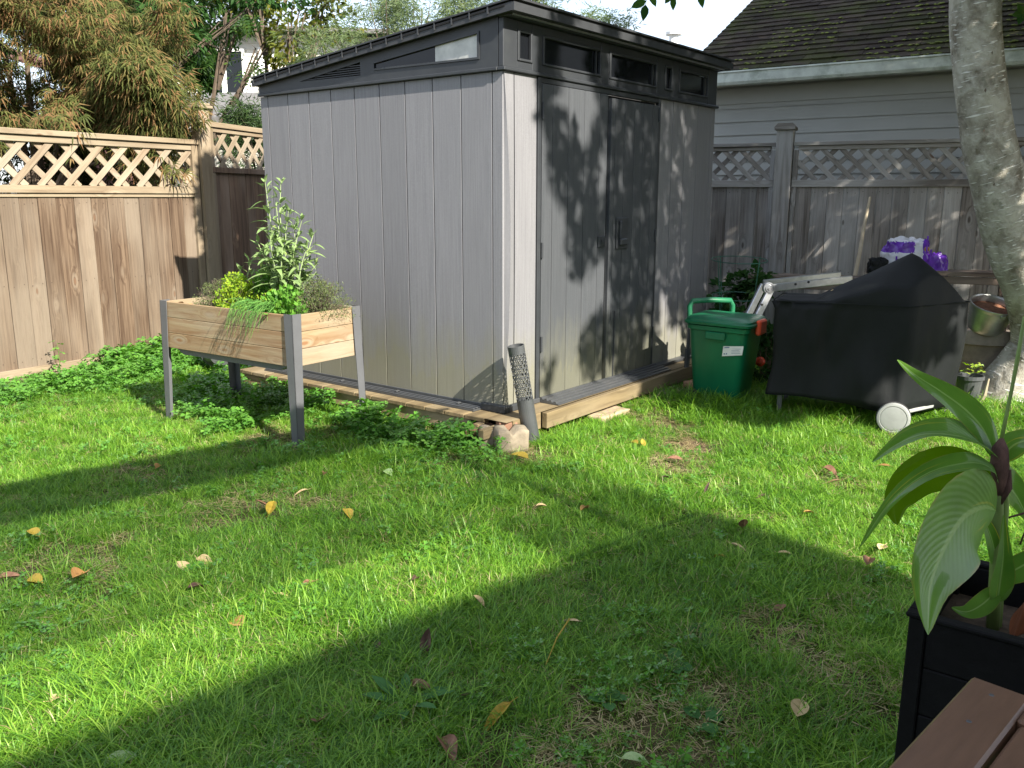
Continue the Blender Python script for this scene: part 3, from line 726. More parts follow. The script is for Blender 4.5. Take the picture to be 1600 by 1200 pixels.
for r_ in range(rows):
    x = -.44
    if r_ % 2: rest.box(-.44, -.34, 0, .19, 0, .01, 0, Matrix.Translation((0, -.02 + (r_ * expo - .03) * math.cos(ra), 2.504 + (r_ * expo - .03) * math.sin(ra))) @ Matrix.Rotation(ra - .045, 4, 'X')); x = -.336
    while x < 6.7:
        k = rnd.randrange(4); w, me = sh[k]
        d = r_ * expo - .03 + rv(-.006, .006)
        px, py, pz = x, -.02 + d * math.cos(ra), 2.50 + d * math.sin(ra) + .004 + rv(0, .004)
        Mx = Matrix.Translation((px, py, pz)) @ Matrix.Rotation(ra - .045, 4, 'X') @ Matrix.Rotation(rv(-.012, .012), 4, 'Z')
        if x > -.42 or True:
            xx = max(px, -.45)
            if r_ < 17 and x < 3.6 and cnt < 300:
                o = link('shingle', me, roof); o.matrix_local = Mx; cnt += 1
            else:
                t = .011; rest.add([Mx @ Vector(p) for p in [(0, 0, 0), (w, 0, 0), (w, .19, 0), (0, .19, 0), (0, 0, t), (w, 0, t), (w, .19, .002), (0, .19, .002)]], [(0, 1, 5, 4), (1, 2, 6, 5), (2, 3, 7, 6), (3, 0, 4, 7), (4, 5, 6, 7)])
            wp = ga.matrix_world if False else None
            mo = noise.noise(Vector((px * 1.1, py * 1.3, 4))) + .25 * (1 if 1.2 < px < 4.5 else -.4)
            if mo > -.02 and r_ < 20:
                for j in range(int(3 + 9 * mo)):
                    c = Mx @ Vector((rv(0, w), rv(-.012, .02), rv(.006, .014))); s_ = rv(.012, .03)
                    q = [c + Vector((s_ * a_, s_ * .5 * b_, s_ * .35 * c_)) for a_, b_, c_ in ((1, 0, 0), (0, 1, .3), (-1, 0, 0), (0, -1, -.2), (0, 0, 1), (0, 0, -1))]
                    moss.add(q, [(0, 1, 4), (1, 2, 4), (2, 3, 4), (3, 0, 4), (0, 3, 5), (2, 1, 5), (1, 0, 5), (3, 2, 5)])
        x += w + .004
kind(obj('shingle_rows', rest, M_shingle, roof), 'stuff'); kind(obj('moss_clumps', moss, M_moss, roof), 'stuff')
for (x, d, kx) in ((3.05, .35, 0), (3.55, .42, 1), (1.05, 2.1, 2)):
    q = MB(); q.leaf((0, 0, 0), (1, .3, 0), (0, -.3, 1), .09, .05, .3, .1)
    o = obj('fallen_leaf', q, M_fl['tan'], None); o.matrix_world = Matrix.Translation(G0) @ Matrix.Rotation(math.atan2(-.559, .829), 4, 'Z') @ Matrix.Translation((x, -.02 + d * math.cos(ra), 2.53 + d * math.sin(ra))) @ Matrix.Rotation(ra, 4, 'X')
    tag(o, ('pale curled leaf lying low on the mossy garage roof left of the tree trunk', 'tan leaf beside the tree trunk low on the mossy garage roof', 'small pale leaf high on the garage roof near its left slope')[kx], 'leaf', 'leaves on the garage roof')

# distant house whose roof hides behind the shed; a white vent pipe stands on it
dh = thing('distant_house', 'low distant house behind the shed with a vent pipe on its roof', 'house', (2.5, 15.6, 0))
mb = MB(); mb.box(-3.5, 2.5, 0, 4, -.05, 3.0); obj('wall', mb, M_cream, dh)
mb = MB(); mb.prism([(-.3, 2.95), (2, 3.72), (4.3, 2.95), (4.3, 3.03), (2, 3.80), (-.3, 3.03)], -3.8, 2.8, axis='x'); obj('roof', mb, M_greyroof, dh)
mb = MB(); mb.lathe([(.0, 3.3), (.085, 3.3), (.085, 4.2), (.15, 4.2), (.15, 4.25), (.09, 4.28), (0, 4.29)], 14, (.38, .9, 0)); obj('vent_pipe', mb, M_white, dh, smooth=False)

# ================================================================== HOUSES behind the left fence
hb = thing('house', 'cream two storey house with lap siding half hidden by trees', 'house', (-8.6, 22, 0), R(8))
mb = MB(); mb.box(.05, 6.5, .05, 8, -.05, 5.22); obj('wall', mb, M_cream, hb)
z = 2.6
q = MB(); q.prism([(0, 0), (-.03, 0), (-.006, .15), (0, .15)], 0, 6.5, axis='x'); _m = q.mesh('siding_board', M_cream)
while z < 5.1: link('siding_board', _m, hb, (0, .05, z)); z += .15
mb = MB(); mb.prism([(-.5, 5.22), (-.5, 5.32), (4, 5.95), (8.6, 5.32), (8.6, 5.22), (4, 5.8)], -.4, 7, axis='x'); obj('roof', mb, M_greyroof, hb)
mb = MB(); mb.prism([(-.5, 5.02), (.35, 5.62), (1.2, 5.02)], -.9, 3.5); mb.prism([(-.75, 4.90), (.35, 5.68), (1.45, 4.90), (1.45, 5.0), (.35, 5.78), (-.75, 5.0)], -1.1, 3.5); obj('dormer', mb, M_greyroof, hb)
for wx in (1.12, 1.62):
    w = MB(); w.box(wx, wx + .06, -.07, .05, 3.6, 4.85); w.box(wx + .44, wx + .5, -.07, .05, 3.6, 4.85); w.box(wx + .06, wx + .44, -.07, .05, 3.6, 3.66); w.box(wx + .06, wx + .44, -.07, .05, 4.79, 4.85)
    wo_ = obj('window', w, M_white, hb); g = MB(); g.box(wx + .06, wx + .44, -.03, -.01, 3.66, 4.79); obj('pane', g, M_glass, wo_)
mb = MB(); mb.box(2.45, 2.6, -.06, .0, 2.6, 4.9); obj('corner_trim', mb, M_white, hb)
lr = thing('outbuilding', 'low grey roofed outbuilding just above the fence post cap', 'shed', (-5.2, 13.6, 0), R(-6))
mb = MB(); mb.box(0, 1.6, .1, 2, -.05, 2.45); obj('wall', mb, M_cream, lr)
mb = MB(); mb.prism([(-.25, 2.42), (1.1, 2.95), (1.1, 3.0), (-.25, 2.5)], -.3, 1.9, axis='x'); obj('roof', mb, M_greyroof, lr)
br = thing('outbuilding', 'brown roofed outbuilding seen through the red and green maple', 'shed', (-7.6, 14, 0), R(0))
mb = MB(); mb.box(.1, 2.3, .1, 2, -.05, 2.6); obj('wall', mb, M_brownroof, br)
mb = MB(); mb.prism([(-.7, 3.76), (2.6, 2.75), (2.6, 2.63), (-.7, 3.60)], -.1, 2.2); obj('roof', mb, M_brownroof, br)
tr = thing('trellis', 'grey garden trellis beyond the left fence below the maple', 'trellis', (-4.2, 9.5, 0), R(-4))
piece('post', -.03, .03, -.03, .03, -.05, 2.25, M_postR, tr); piece('post', .87, .93, -.03, .03, -.05, 2.25, M_postR, tr)
piece('top_rail', .0, .9, -.02, .02, 2.17, 2.22, M_railR, tr); piece('bottom_rail', .0, .9, -.02, .02, 1.78, 1.82, M_railR, tr)
lattice(tr, .03, .87, 1.82, 2.17, M_railR, 1, step=.075, w=.03)

# ================================================================== SHED
sh_ = thing('garden_shed', 'grey panelled resin shed with dark roof and double doors', 'shed', SC, SYAW)
ZB, ZT, WD, LN = .16, 2.03, 2.61, 2.13
def part(name, mb, mat, parent=None, smooth=False, **k): return obj(name, mb, mat, parent or sh_, smooth, **k)
# left wall: planks each
lw = part('side_wall', MB().box(.018, .03, .02, LN - .01, ZB, ZT), M_gap)
lines = [0.004, .079, .305, .524, .745, .962, 1.184, 1.405, 1.619, 1.835, 2.048, LN]
for a, b in zip(lines[:-1], lines[1:]):
    piece('plank', .0, .019, a + .0032, b - .0032, ZB, ZT, M_panel, lw, .001)
# door wall, left corner panel: slightly warped away from the corner
cw = part('front_corner_wall', MB().box(.012, .31, .018, .03, ZB, ZT), M_gap)
def warped(x0, x1, amp, mat, parent):
    m_ = MB(); nz = 14; vs = []
    for i in range(nz + 1):
        t = i / nz; z_ = ZB + (ZT - ZB) * t; w = math.sin(math.pi * t) ** 1.0 * amp
        for (x, y) in ((x0 + (w * .8 if x0 < .05 else w * .1), -w), (x1 - .002, -w * .15), (x1 - .002, .018), (x0 + .004, .018)): vs.append((x, y, z_))
    fs = []
    for i in range(nz):
        for k in range(4): fs.append((i * 4 + k, i * 4 + (k + 1) % 4, (i + 1) * 4 + (k + 1) % 4, (i + 1) * 4 + k))
    fs += [(3, 2, 1, 0), tuple(nz * 4 + k for k in range(4))]
    m_.add(vs, fs); return autosmooth(obj('plank', m_, mat, parent), 30)
warped(.006, .091, .028, M_panel, cw); warped(.095, .302, .006, M_panel, cw)
# right wall panels
rw = part('front_end_wall', MB().box(1.73, WD - .002, .018, .03, ZB, ZT), M_gap)
for a, b in zip([1.735, 1.93, 2.12, 2.32, 2.545], [1.93, 2.12, 2.32, 2.545, WD]):
    piece('plank', a + .003, b - .003, .0, .019, ZB, ZT, M_panel, rw, .001)
part('back_wall', MB().box(.03, WD - .03, LN - .03, LN, ZB, 2.1), M_panel); part('end_wall', MB().box(WD - .03, WD - .003, .03, LN - .03, ZB, 2.08), M_panel)
# door frame
part('door_frame', MB().box(.303, .336, -.012, .02, ZB, ZT, .003), M_trim); part('door_frame', MB().box(1.703, 1.733, -.012, .02, ZB, ZT, .003), M_trim)
part('door_frame', MB().box(.337, 1.702, -.010, .02, 2.0, ZT, .003), M_trim)
part('door_gap', MB().box(.337, 1.702, .022, .03, ZB, 2.0), M_gap)
# doors
d1 = part('door', MB().box(.340, 1.045, .004, .020, ZB + .005, 1.998), M_door)
for a, b in zip([.340, .382, .446, .608, .779, .952], [.382, .446, .608, .779, .952, 1.045]):
    if a == .340: b = .446
    if a == .382: continue
    piece('plank', a + .002, b - .002, -.012, .006, ZB + .005, 1.998, M_door, d1, .0015)
d2 = link('door', MB().box(.0, .620, .0, .016, ZB + .005, 1.98).mesh('door', M_door), sh_, (1.075, .0, 0), (0, 0, R(-.0)))
for a, b in zip([.0, .05, .165, .29, .405, .53], [.05, .165, .29, .405, .53, .620]):
    piece('plank', a + .002, b - .002, -.020, .001, ZB + .005, 1.98, M_door, d2, .0015)
mb = MB(); mb.box(.08, .22, -.034, -.021, 1.03, 1.235, .006); mb.box(.10, .185, -.058, -.034, 1.055, 1.10, .008); mb.box(.10, .125, -.05, -.034, 1.10, 1.215, .006); obj('handle', mb, M_trim, d2)
mb = MB(); mb.box(.95, 1.03, -.024, -.012, 1.05, 1.12, .004); mb.box(.975, 1.0, -.034, -.024, 1.07, 1.10, .004); obj('latch', mb, M_trim, d1)
for z in (1.06, .5, 1.85): obj('hinge', MB().tube([(.342, -.018, z - .045), (.342, -.018, z + .045)], .008, 8), M_trim, d1)
for z in (1.1, .5, 1.92): obj('hinge', MB().tube([(.612, -.026, z - .045), (.612, -.026, z + .045)], .008, 8), M_trim, d2)
mb = MB(); mb.tube([(.09, -.02, .14), (.09, -.027, .62)], .005, 6); obj('drop_bolt', mb, M_trim, d2)
# clerestory band, front
ro = lambda y: 2.318 - .0985 * (y + .09)      # underside of the roof
fz0, fz1 = 2.095, 2.258
part('band_ledge', MB().box(-.018, WD + .012, -.022, .03, ZT + .002, 2.052, .004), M_trim)
cols = [(.0, .118), (.253, .348), (.966, 1.06), (1.672, 1.78), (1.894, 1.99), (2.46, WD)]
for a, b in cols: part('mullion', MB().box(a + (.0 if a else -.006), b, -.004, .03, 2.053, 2.30, .003), M_trim)
for (a, b) in zip([c[1] for c in cols[:-1]], [c[0] for c in cols[1:]]):
    f = MB(); f.box(a, b, -.002, .03, 2.053, fz0, .002); f.box(a, b, -.002, .03, fz1, 2.30, .002)
    fr_ = part('window', f, M_trim)
    g = MB(); g.box(a, a + .018, -.010, .012, fz0, fz1, .003); g.box(b - .018, b, -.010, .012, fz0, fz1, .003); g.box(a + .018, b - .018, -.010, .012, fz0, fz0 + .014, .003); g.box(a + .018, b - .018, -.010, .012, fz1 - .014, fz1, .003)
    if b - a > .3: g.box(b - .06, b - .052, -.004, .008, fz0 + .014, fz1 - .014)
    obj('frame', g, M_trim, fr_); g = MB(); g.box(a + .018, b - .018, .012, .016, fz0 + .014, fz1 - .014); obj('pane', g, M_glass, fr_)
part('header', MB().box(-.006, WD, -.045, .03, 2.302, 2.334, .003), M_trim)
part('header_line', MB().box(.01, WD, -.058, -.046, 2.308, 2.318, .002), M_alu)
# left gable band: trapezoid with vent and window openings, built as butted polygons
mb = MB(); X0, X1 = -.006, .03
yN, yF = -.006, LN
def q4(y0, y1, zlo, zhi0, zhi1): mb.prism([(y0, zlo), (y1, zlo), (y1, zhi1), (y0, zhi0)], X0, X1, axis='x')
part('band_ledge', MB().box(-.022, .0, .03, LN, ZT + .002, 2.052, .004), M_trim)
q4(.032, .16, 2.053, ro(.032), ro(.16))
wt0 = lambda y: 2.249 + (y - .16) * (2.160 - 2.249) / (.995 - .16)
q4(.16, .995, 2.053, 2.100, 2.111)
mb.prism([(.16, wt0(.16)), (.995, wt0(.995)), (.995, ro(.995)), (.16, ro(.16))], X0, X1, axis='x')
q4(.995, 1.115, 2.053, ro(.995), ro(1.115))
q4(1.115, 1.69, 2.053, 2.093, 2.099)
vt = lambda y: 2.171 + (y - 1.115) * (2.101 - 2.171) / .575
mb.prism([(1.115, vt(1.115)), (1.69, vt(1.69)), (1.69, ro(1.69)), (1.115, ro(1.115))], X0, X1, axis='x')
q4(1.69, LN, 2.053, ro(1.69), ro(LN))
part('gable_band', mb, M_trim)
f = MB(); wy0, wy1 = .162, .993
f.prism([(wy0, 2.102), (wy1, 2.112), (wy1, 2.122), (wy0, 2.114)], -.012, .01, axis='x'); f.prism([(wy0, wt0(wy0)), (wy0, wt0(wy0) - .012), (wy1, wt0(wy1) - .010), (wy1, wt0(wy1))], -.012, .01, axis='x')
f.prism([(wy0, 2.114), (wy0 + .014, 2.114), (wy0 + .014, wt0(wy0) - .014), (wy0, wt0(wy0) - .012)], -.012, .01, axis='x')
gw = part('window', f, M_trim)
obj('pane', MB().prism([(wy0 + .014, 2.114), (.50, 2.118), (.50, wt0(.5) - .011), (wy0 + .014, wt0(wy0) - .012)], .004, .008, axis='x'), M_glass2, gw, label='pane with brightness put into its colour')
obj('pane', MB().prism([(.502, 2.118), (wy1, 2.122), (wy1, wt0(wy1) - .010), (.502, wt0(.502) - .011)], .004, .008, axis='x'), M_glass, gw)
ve = part('vent', MB().prism([(1.117, 2.094), (1.69, 2.099), (1.117, vt(1.117))], .02, .026, axis='x'), M_gap)
for i in range(5):
    z0 = 2.100 + .0125 * i; yend = 1.69 - (z0 - 2.097) / .07 * .575
    if yend > 1.15: obj('slat', MB().prism([(1.117, z0), (yend, z0 + .003), (yend, z0 + .008), (1.117, z0 + .006)], .0, .018, axis='x'), M_trim, ve)
# roof
XR0, XR1, YR0, YR1 = -.045, 2.665, -.092, 2.155
mb = MB(); th = .05
mb.prism([(YR0, ro(YR0) + .003), (YR1, ro(YR1) + .003), (YR1, ro(YR1) + th), (YR0, ro(YR0) + th)], XR0 + .02, XR1 - .02, axis='x'); rf_ = part('roof', mb, M_roof)
def fascia(x0, x1, y0, y1, dz0=.0, dz1=.055): return MB().prism([(y0, ro(y0) + dz0), (y1, ro(y1) + dz0), (y1, ro(y1) + dz1), (y0, ro(y0) + dz1)], x0, x1, axis='x')
obj('fascia', fascia(XR0, XR0 + .018, YR0, YR1, 0, .042), M_roof, rf_); obj('fascia', fascia(XR1 - .018, XR1, YR0, YR1, 0, .042), M_roof, rf_)
obj('fascia', fascia(XR0 + .002, XR1 - .002, YR0 - .012, YR0 - .001, -.002, .04), M_roof, rf_)
obj('roof_edge', fascia(XR0 - .006, XR1 + .004, YR0 - .022, YR0 + .03, .0515, .062), M_roof, rf_)
# side gutter strip with dark slots between small brackets
nS = 17
for i in range(nS):
    y0 = YR0 + .04 + i * (YR1 - YR0 - .06) / nS; y1 = y0 + (YR1 - YR0 - .06) / nS - .012
    obj('slot', fascia(XR0 - .004, XR0 - .001, y0 + .008, y1, .028, .038), M_gap, rf_)
    obj('edge_clip', fascia(XR0 - .007, XR0 - .001, y1, y1 + .008, .012, .05), M_roof, rf_)
obj('roof_edge', fascia(XR0 - .008, XR0 + .04, YR0 + .032, YR1, .0515, .0605), M_roof, rf_)
for i in range(12):
    x = .2 + i * .21
    obj('roof_rib', MB().prism([(YR0 + .04, ro(YR0 + .04) + .0512), (YR1 - .01, ro(YR1 - .01) + .0512), (YR1 - .01, ro(YR1 - .01) + .062), (YR0 + .04, ro(YR0 + .04) + .062)], x, x + .03, axis='x'), M_roof, rf_)
# base rails and ramp
mb = MB(); mb.box(-.095, -.001, .15, LN, .140, .150); mb.box(-.005, .018, .15, LN, .151, .172, .002)
for k in range(3): mb.box(-.09 + .03 * k, -.078 + .03 * k, .152, LN - .002, .1505, .158, .002)
for yy in (.3, .82, 1.34, 1.86): mb.box(-.06, -.03, yy, yy + .02, .1585, .166, .002)
part('base_rail', mb, M_metaldk)
mb = MB(); mb.box(-.03, .012, -.03, .15, .14, .185, .004); mb.box(.013, .12, -.03, .0, .14, .18, .004); part('corner_foot', mb, M_trim)
mb = MB(); mb.prism([(.0, .168), (-.155, .148), (-.155, .142), (.0, .142)], .335, 1.76, axis='x')
for k in range(4):
    y = -.015 - .034 * k; z = .168 + y * .129
    mb.prism([(y, z + .0005), (y - .018, z - .0018), (y - .016, z + .006), (y - .002, z + .008)], .337, 1.758, axis='x')
part('threshold_ramp', mb, M_metaldk)
mb = MB(); mb.box(1.76, WD, -.06, .0, .142, .165, .003); mb.box(.0 + .125, .334, -.02, .0, .142, .17, .003); part('base_rail', mb, M_metaldk)

# platform
pf = thing('timber_platform', 'low treated timber platform carrying the grey shed', 'platform', SC, SYAW)
piece('beam', .15, 2.75, -.205, -.167, .045, .138, M_beam, pf)
piece('beam', -.16, -.122, .13, 2.3, .03, .132, M_beamy, pf)
piece('beam', -.118, .145, -.165, -.125, .04, .138, M_beam, pf)
piece('deck_board', -.175, 2.7, -.16, .0, .1385, .1395, M_beam, pf, 0)
for i in range(15):
    y = .002 + i * .155; piece('deck_board', -.175, 2.7, y, y + .15, .114, .1390, M_beam, pf)
piece('joist', -.22, -.12, .01, .048, .05, .112, M_beamy, pf); piece('joist', -.30, -.165, -.10, -.06, .055, .11, M_beam, pf)
for x in (.4, 1.1, 1.8, 2.5): piece('joist', x, x + .04, -.16, 2.2, .02, .112, M_beamy, pf)
o = piece('offcut', -.09, .09, -.03, .03, -.02, .02, M_brick, None, .003); o.matrix_world = Matrix.Translation((-.19, 4.78, .075)) @ Euler((.1, -.08, .4)).to_matrix().to_4x4(); tag(o, 'broken red brown timber offcut sticking out under the shed corner', 'wood')

# ================================================================== small things at the shed corner
def rough_block(name, dx, dy, dz, mat, seed, amp=.006, notch=False):
    bm = bmesh.new(); bmesh.ops.create_cube(bm, size=1)
    bmesh.ops.scale(bm, vec=(dx, dy, dz), verts=bm.verts)
    bmesh.ops.subdivide_edges(bm, edges=bm.edges, cuts=5, use_grid_fill=True)
    for v_ in bm.verts:
        c = v_.co
        if notch and abs(c.x) < dx * .13 and c.z > dz * .05: c.z -= dz * .3
        e = sum(1 for a, b in ((abs(c.x), dx / 2), (abs(c.y), dy / 2), (abs(c.z), dz / 2)) if a > b * .96)
        if e >= 2: v_.co = c * .965
        v_.co += Vector((noise.noise(c * 22 + Vector((seed, 0, 0))), noise.noise(c * 22 + Vector((0, seed, 0))), noise.noise(c * 22 + Vector((0, 0, seed))))) * amp
    me = bpy.data.meshes.new(name); bm.to_mesh(me); bm.free(); me.materials.append(mat)
    me.polygons.foreach_set('use_smooth', [True] * len(me.polygons)); return me
def put(name, me, loc, rot, label, cat, group=None):
    return tag(link(name, me, None, loc, rot), label, cat, group)
put('concrete_block', rough_block('concrete_block', .18, .12, .13, M_concrete, 3, notch=True), (-.005, 4.665, .055), (.05, .04, .25), 'notched pale concrete block under the shed corner beside the leaning metal tube', 'block', 'blocks under the shed corner')
put('concrete_block', rough_block('concrete_block', .10, .12, .12, M_concrete, 8), (-.135, 4.73, .045), (-.05, .1, .1), 'smaller pale concrete block left of the notched one under the shed corner', 'block', 'blocks under the shed corner')
put('brick', rough_block('brick', .11, .07, .05, M_brick, 5, .003), (-.03, 4.76, .105), (0, .05, .3), 'red brown brick end wedged on top of the concrete blocks', 'brick')
put('paving_stone', rough_block('paving_stone', .34, .13, .05, M_mulch, 9, .008), (.62, 5.42, .0), (.02, 0, SYAW), 'flat tan stone slab lying along the middle of the shed platform', 'stone')
put('brick', rough_block('brick', .2, .1, .07, M_pinkbrick, 12, .004), (1.33, 6.18, .03), (.05, .05, .9), 'dusty pink brick beside the green bin at the platform end', 'brick')
put('paving_stone', rough_block('paving_stone', .22, .14, .05, M_concrete, 14, .008), (1.13, 6.0, .015), (.02, 0, .7), 'pale flat stone near the green bin below the shed platform', 'stone')
for i, (x, y, s_) in enumerate(((-.98, 6.02, .10), (-1.12, 6.1, .07), (-1.36, 6.22, .08))):
    put('stone', rough_block('stone', s_ * 1.4, s_, s_ * .8, M_concrete, 20 + i, .012), (x, y, .03), (0, 0, i), ('rounded tan stone by the shed rail behind the raised planter', 'small tan stone left of the rounded one behind the raised planter', 'farthest tan stone by the shed rail behind the raised planter')[i], 'stone', 'stones by the shed rail')

# leaning perforated tube (path light sleeve)
A_ = Vector((.115, 4.80, .0)); B_ = Vector((.02, 4.775, .56)); ax = (B_ - A_).normalized(); Lt = (B_ - A_).length
lt = thing('lantern_tube', 'dark metal tube with diamond lattice top leaning on the shed corner', 'garden light', A_)
lt.rotation_mode = 'QUATERNION'; lt.rotation_quaternion = ax.to_track_quat('Z', 'Y')
r_ = .047
part('sleeve', MB().lathe([(r_ - .002, .0), (r_, .0), (r_, .255), (r_ - .003, .255), (r_ - .003, .0), (r_ - .002, .0)], 28), M_metaldk, lt, smooth=False)
part('collar', MB().lathe([(r_ - .003, Lt - .045), (r_, Lt - .045), (r_ + .001, Lt), (r_ - .003, Lt), (r_ - .003, Lt - .045)], 28), M_metaldk, lt)
mb = MB(); nstr = 14; z0, z1 = .25, Lt - .042
for sg in (1, -1):
    for k in range(nstr):
        for j in range(14):
            t0, t1 = j / 14, (j + 1) / 14
            a0 = 2 * math.pi * k / nstr + sg * t0 * 2.7; a1 = 2 * math.pi * k / nstr + sg * t1 * 2.7
            hw = .0042
            vs = []
            for a, t in ((a0, t0), (a1, t1)):
                z = z0 + (z1 - z0) * t
                for rr in (r_ - .0015, r_ + (.0005 if sg > 0 else .0)):
                    for dz in (-hw * 1.4, hw * 1.4): vs.append((rr * math.cos(a), rr * math.sin(a), z + dz))
            mb.add(vs, [(0, 1, 5, 4), (2, 6, 7, 3), (1, 3, 7, 5), (0, 4, 6, 2)])
part('lattice_sleeve', mb, M_metaldk, lt)
part('base_cap', MB().lathe([(0, -.004), (r_ + .002, -.004), (r_ + .002, .012), (r_ + .0005, .012)], 28), M_metaldk, lt)
rb = MB()
for j in range(5):
    z = z0 + (z1 - z0) * (j + .5) / 5
    rb.lathe([(r_ - .0012, z - .0022), (r_ - .0002, z - .0022), (r_ - .0002, z + .0022), (r_ - .0012, z + .0022)], 28)
part('hoop', rb, M_metaldk, lt)

# ================================================================== RAISED PLANTER
PF = Vector((-1.185, 4.655, 0)); pa = R(145.3)
rp = thing('raised_planter', 'raised pine herb planter on grey steel legs beside the shed', 'planter', PF, pa)
# local x runs back-left along the long side, local y is towards the viewer-left, so depth goes to -y
PL_, PD_ = 1.17, .50; zb_, zt_ = .455, .74
bz = [zb_, zb_ + .095, zb_ + .19, zt_]
for i in range(3):
    z0, z1 = bz[i] + .001, bz[i + 1] - .001
    piece('side_board', .028, PL_ - .028, -.019, .0, z0, z1, M_planterx, rp, .002)
    piece('side_board', .028, PL_ - .028, -PD_, -PD_ + .019, z0, z1, M_planterx, rp, .002)
for i in range(3):
    z0, z1 = bz[i] + .001, bz[i + 1] - .001
    for x in (-.0, PL_ - .019):
        o = piece('end_board', -(PD_ - .056) / 2, (PD_ - .056) / 2, -.0095, .0095, z0, z1, M_planterx, rp, .002, rot=(0, 0, R(90)))
        o.location.x = x + .0095; o.location.y = -PD_ / 2
def leg(cx, cy, sx, sy):
    m_ = MB(); t = .004
    # folded sheet: two flanges tapering a little, splayed 1.5 cm at the foot
    for (ux, uy) in ((1, 0), (0, 1)):
        w0, w1 = .062, .045
        for z0, z1, wa, wb, off0, off1 in ((.0, zt_ + .006, w1, w0, .014, 0),):
            pts_ = []
            for z, w, o_ in ((z0, wa, off0), (z1, wb, off1)):
                bx, by = cx - sx * o_, cy - sy * o_
                if ux: pts_ += [(bx - sx * t, by - sy * t, z), (bx + sx * w, by - sy * t, z), (bx + sx * w, by, z), (bx - sx * t, by, z)]
                else: pts_ += [(bx - sx * t, by - sy * t, z), (bx - sx * t, by + sy * w, z), (bx, by + sy * w, z), (bx, by - sy * t, z)]
            m_.add(pts_, [(0, 1, 5, 4), (1, 2, 6, 5), (2, 3, 7, 6), (3, 0, 4, 7), (0, 3, 2, 1), (4, 5, 6, 7)])
        # inner return lip
    return m_
for (cx, cy, sx, sy) in ((-.005, .005, 1, -1), (PL_ + .005, .005, -1, -1), (-.005, -PD_ - .005, 1, 1), (PL_ + .005, -PD_ - .005, -1, 1)):
    part('leg', leg(cx, cy, sx, sy), M_legst, rp)
part('tray', MB().prism([(.03, zb_ + .02), (PL_ - .03, zb_ + .02), (PL_ - .15, zb_ - .035), (.15, zb_ - .035)], -PD_ + .022, -.022), M_legst, rp)
m_ = MB(); vs = []; nx, ny = 24, 10
for j in range(ny + 1):
    for i in range(nx + 1):
        x, y = .02 + (PL_ - .04) * i / nx, -.02 - (PD_ - .04) * j / ny
        vs.append((x, y, zt_ - .055 + .02 * noise.noise(Vector((x * 9, y * 9, 0)))))
m_.add(vs, [(j * (nx + 1) + i, j * (nx + 1) + i + 1, (j + 1) * (nx + 1) + i + 1, (j + 1) * (nx + 1) + i) for j in range(ny) for i in range(nx)])
part('soil', m_, M_soil, rp, True)
PM = Matrix.Translation(PF) @ Matrix.Rotation(pa, 4, 'Z')
def PP(x, y, z=zt_ - .05): return PM @ Vector((x, -y, z))     # x along, y depth from the long front side

# --- herbs
sgl = []
for k in range(5):
    q = MB(); q.leaf((0, 0, 0), (1, 0, 0), (0, 0, 1), (.078 + .008 * k), .027 + .0015 * k, .3, .15 + .08 * k, seg=3); sgl.append(q.mesh('leaf', M_sage))
def orient(base, d, up, s=1.0):
    d = Vector(d).normalized(); y = Vector(up).cross(d); y = y.normalized() if y.length > .01 else d.orthogonal().normalized(); z = d.cross(y)
    M = Matrix((( d.x, y.x, z.x, base[0]), (d.y, y.y, z.y, base[1]), (d.z, y.z, z.z, base[2]), (0, 0, 0, 1)))
    return M @ Matrix.Scale(s, 4)
def sage(label, base, stems, lim=300):
    th_ = thing('sage_plant', label, 'herb', base); st = MB(); cnt = 0; extra = MB()
    for (dx, dy, h, nl) in stems:
        p0 = Vector((rv(-.03, .03), rv(-.03, .03), 0)); tip = Vector((dx, dy, h)); mid = tip * .5 + Vector((rv(-.03, .03), rv(-.03, .03), .02))
        pth = [p0, (p0 + mid) / 2, mid, (mid + tip) / 2 + Vector((rv(-.01, .01), rv(-.01, .01), .01)), tip]
        st.tube(pth, [.005, .0045, .004, .003, .0018], 6)
        def at(t):
            f = t * 4; i = min(3, int(f)); return pth[i].lerp(pth[i + 1], f - i)
        for j in range(nl):
            t = .25 + .75 * (j + .5) / nl; c = at(t)
            for s_ in (0, 1):
                a = j * 1.57 * 1.1 + s_ * math.pi + rv(-.4, .4); e = rv(-.35, .9) if t < .9 else rv(.5, 1.3)
                d = Vector((math.cos(a) * math.cos(e), math.sin(a) * math.cos(e), math.sin(e)))
                stp = c + d * rv(.006, .022); sc = (1.15 - .55 * max(0, t - .6) / .4) * rv(.7, 1.2)
                o = orient(stp, d, (0, 0, 1), sc)
                if cnt < lim: link('leaf', sgl[rnd.randrange(5)], th_).matrix_local = o; cnt += 1
                if t < .95 and rnd.random() < .9:
                    cc = stp + d * .01
                    extra.leaf(cc, d + rdir() * .8, (0, 0, 1), .045, .017, .3, .2)
    part('stem', st, M_sagestem, th_)
    kind(part('leaf_mass', extra, M_sage, th_), 'stuff')
    return th_
stems = [(-.08, -.02, .76, 17), (.0, .02, .77, 17), (.04, .0, .60, 13), (.11, .02, .55, 13), (.15, -.05, .40, 11), (-.16, .04, .42, 11), (.19, .0, .30, 9), (-.05, -.08, .46, 12), (.08, -.1, .36, 11), (.16, .06, .46, 12), (.05, .08, .52, 12), (-.12, -.06, .38, 11), (.2, -.08, .26, 10), (-.03, .0, .66, 14), (.07, .04, .44, 12), (.02, -.1, .4, 11), (-.10, .1, .5, 11), (.0, -.12, .24, 8), (.12, .1, .33, 8)]
bs = PP(.34, .26); sage('tall grey green sage bush growing in the middle of the raised planter', bs, stems, 300)
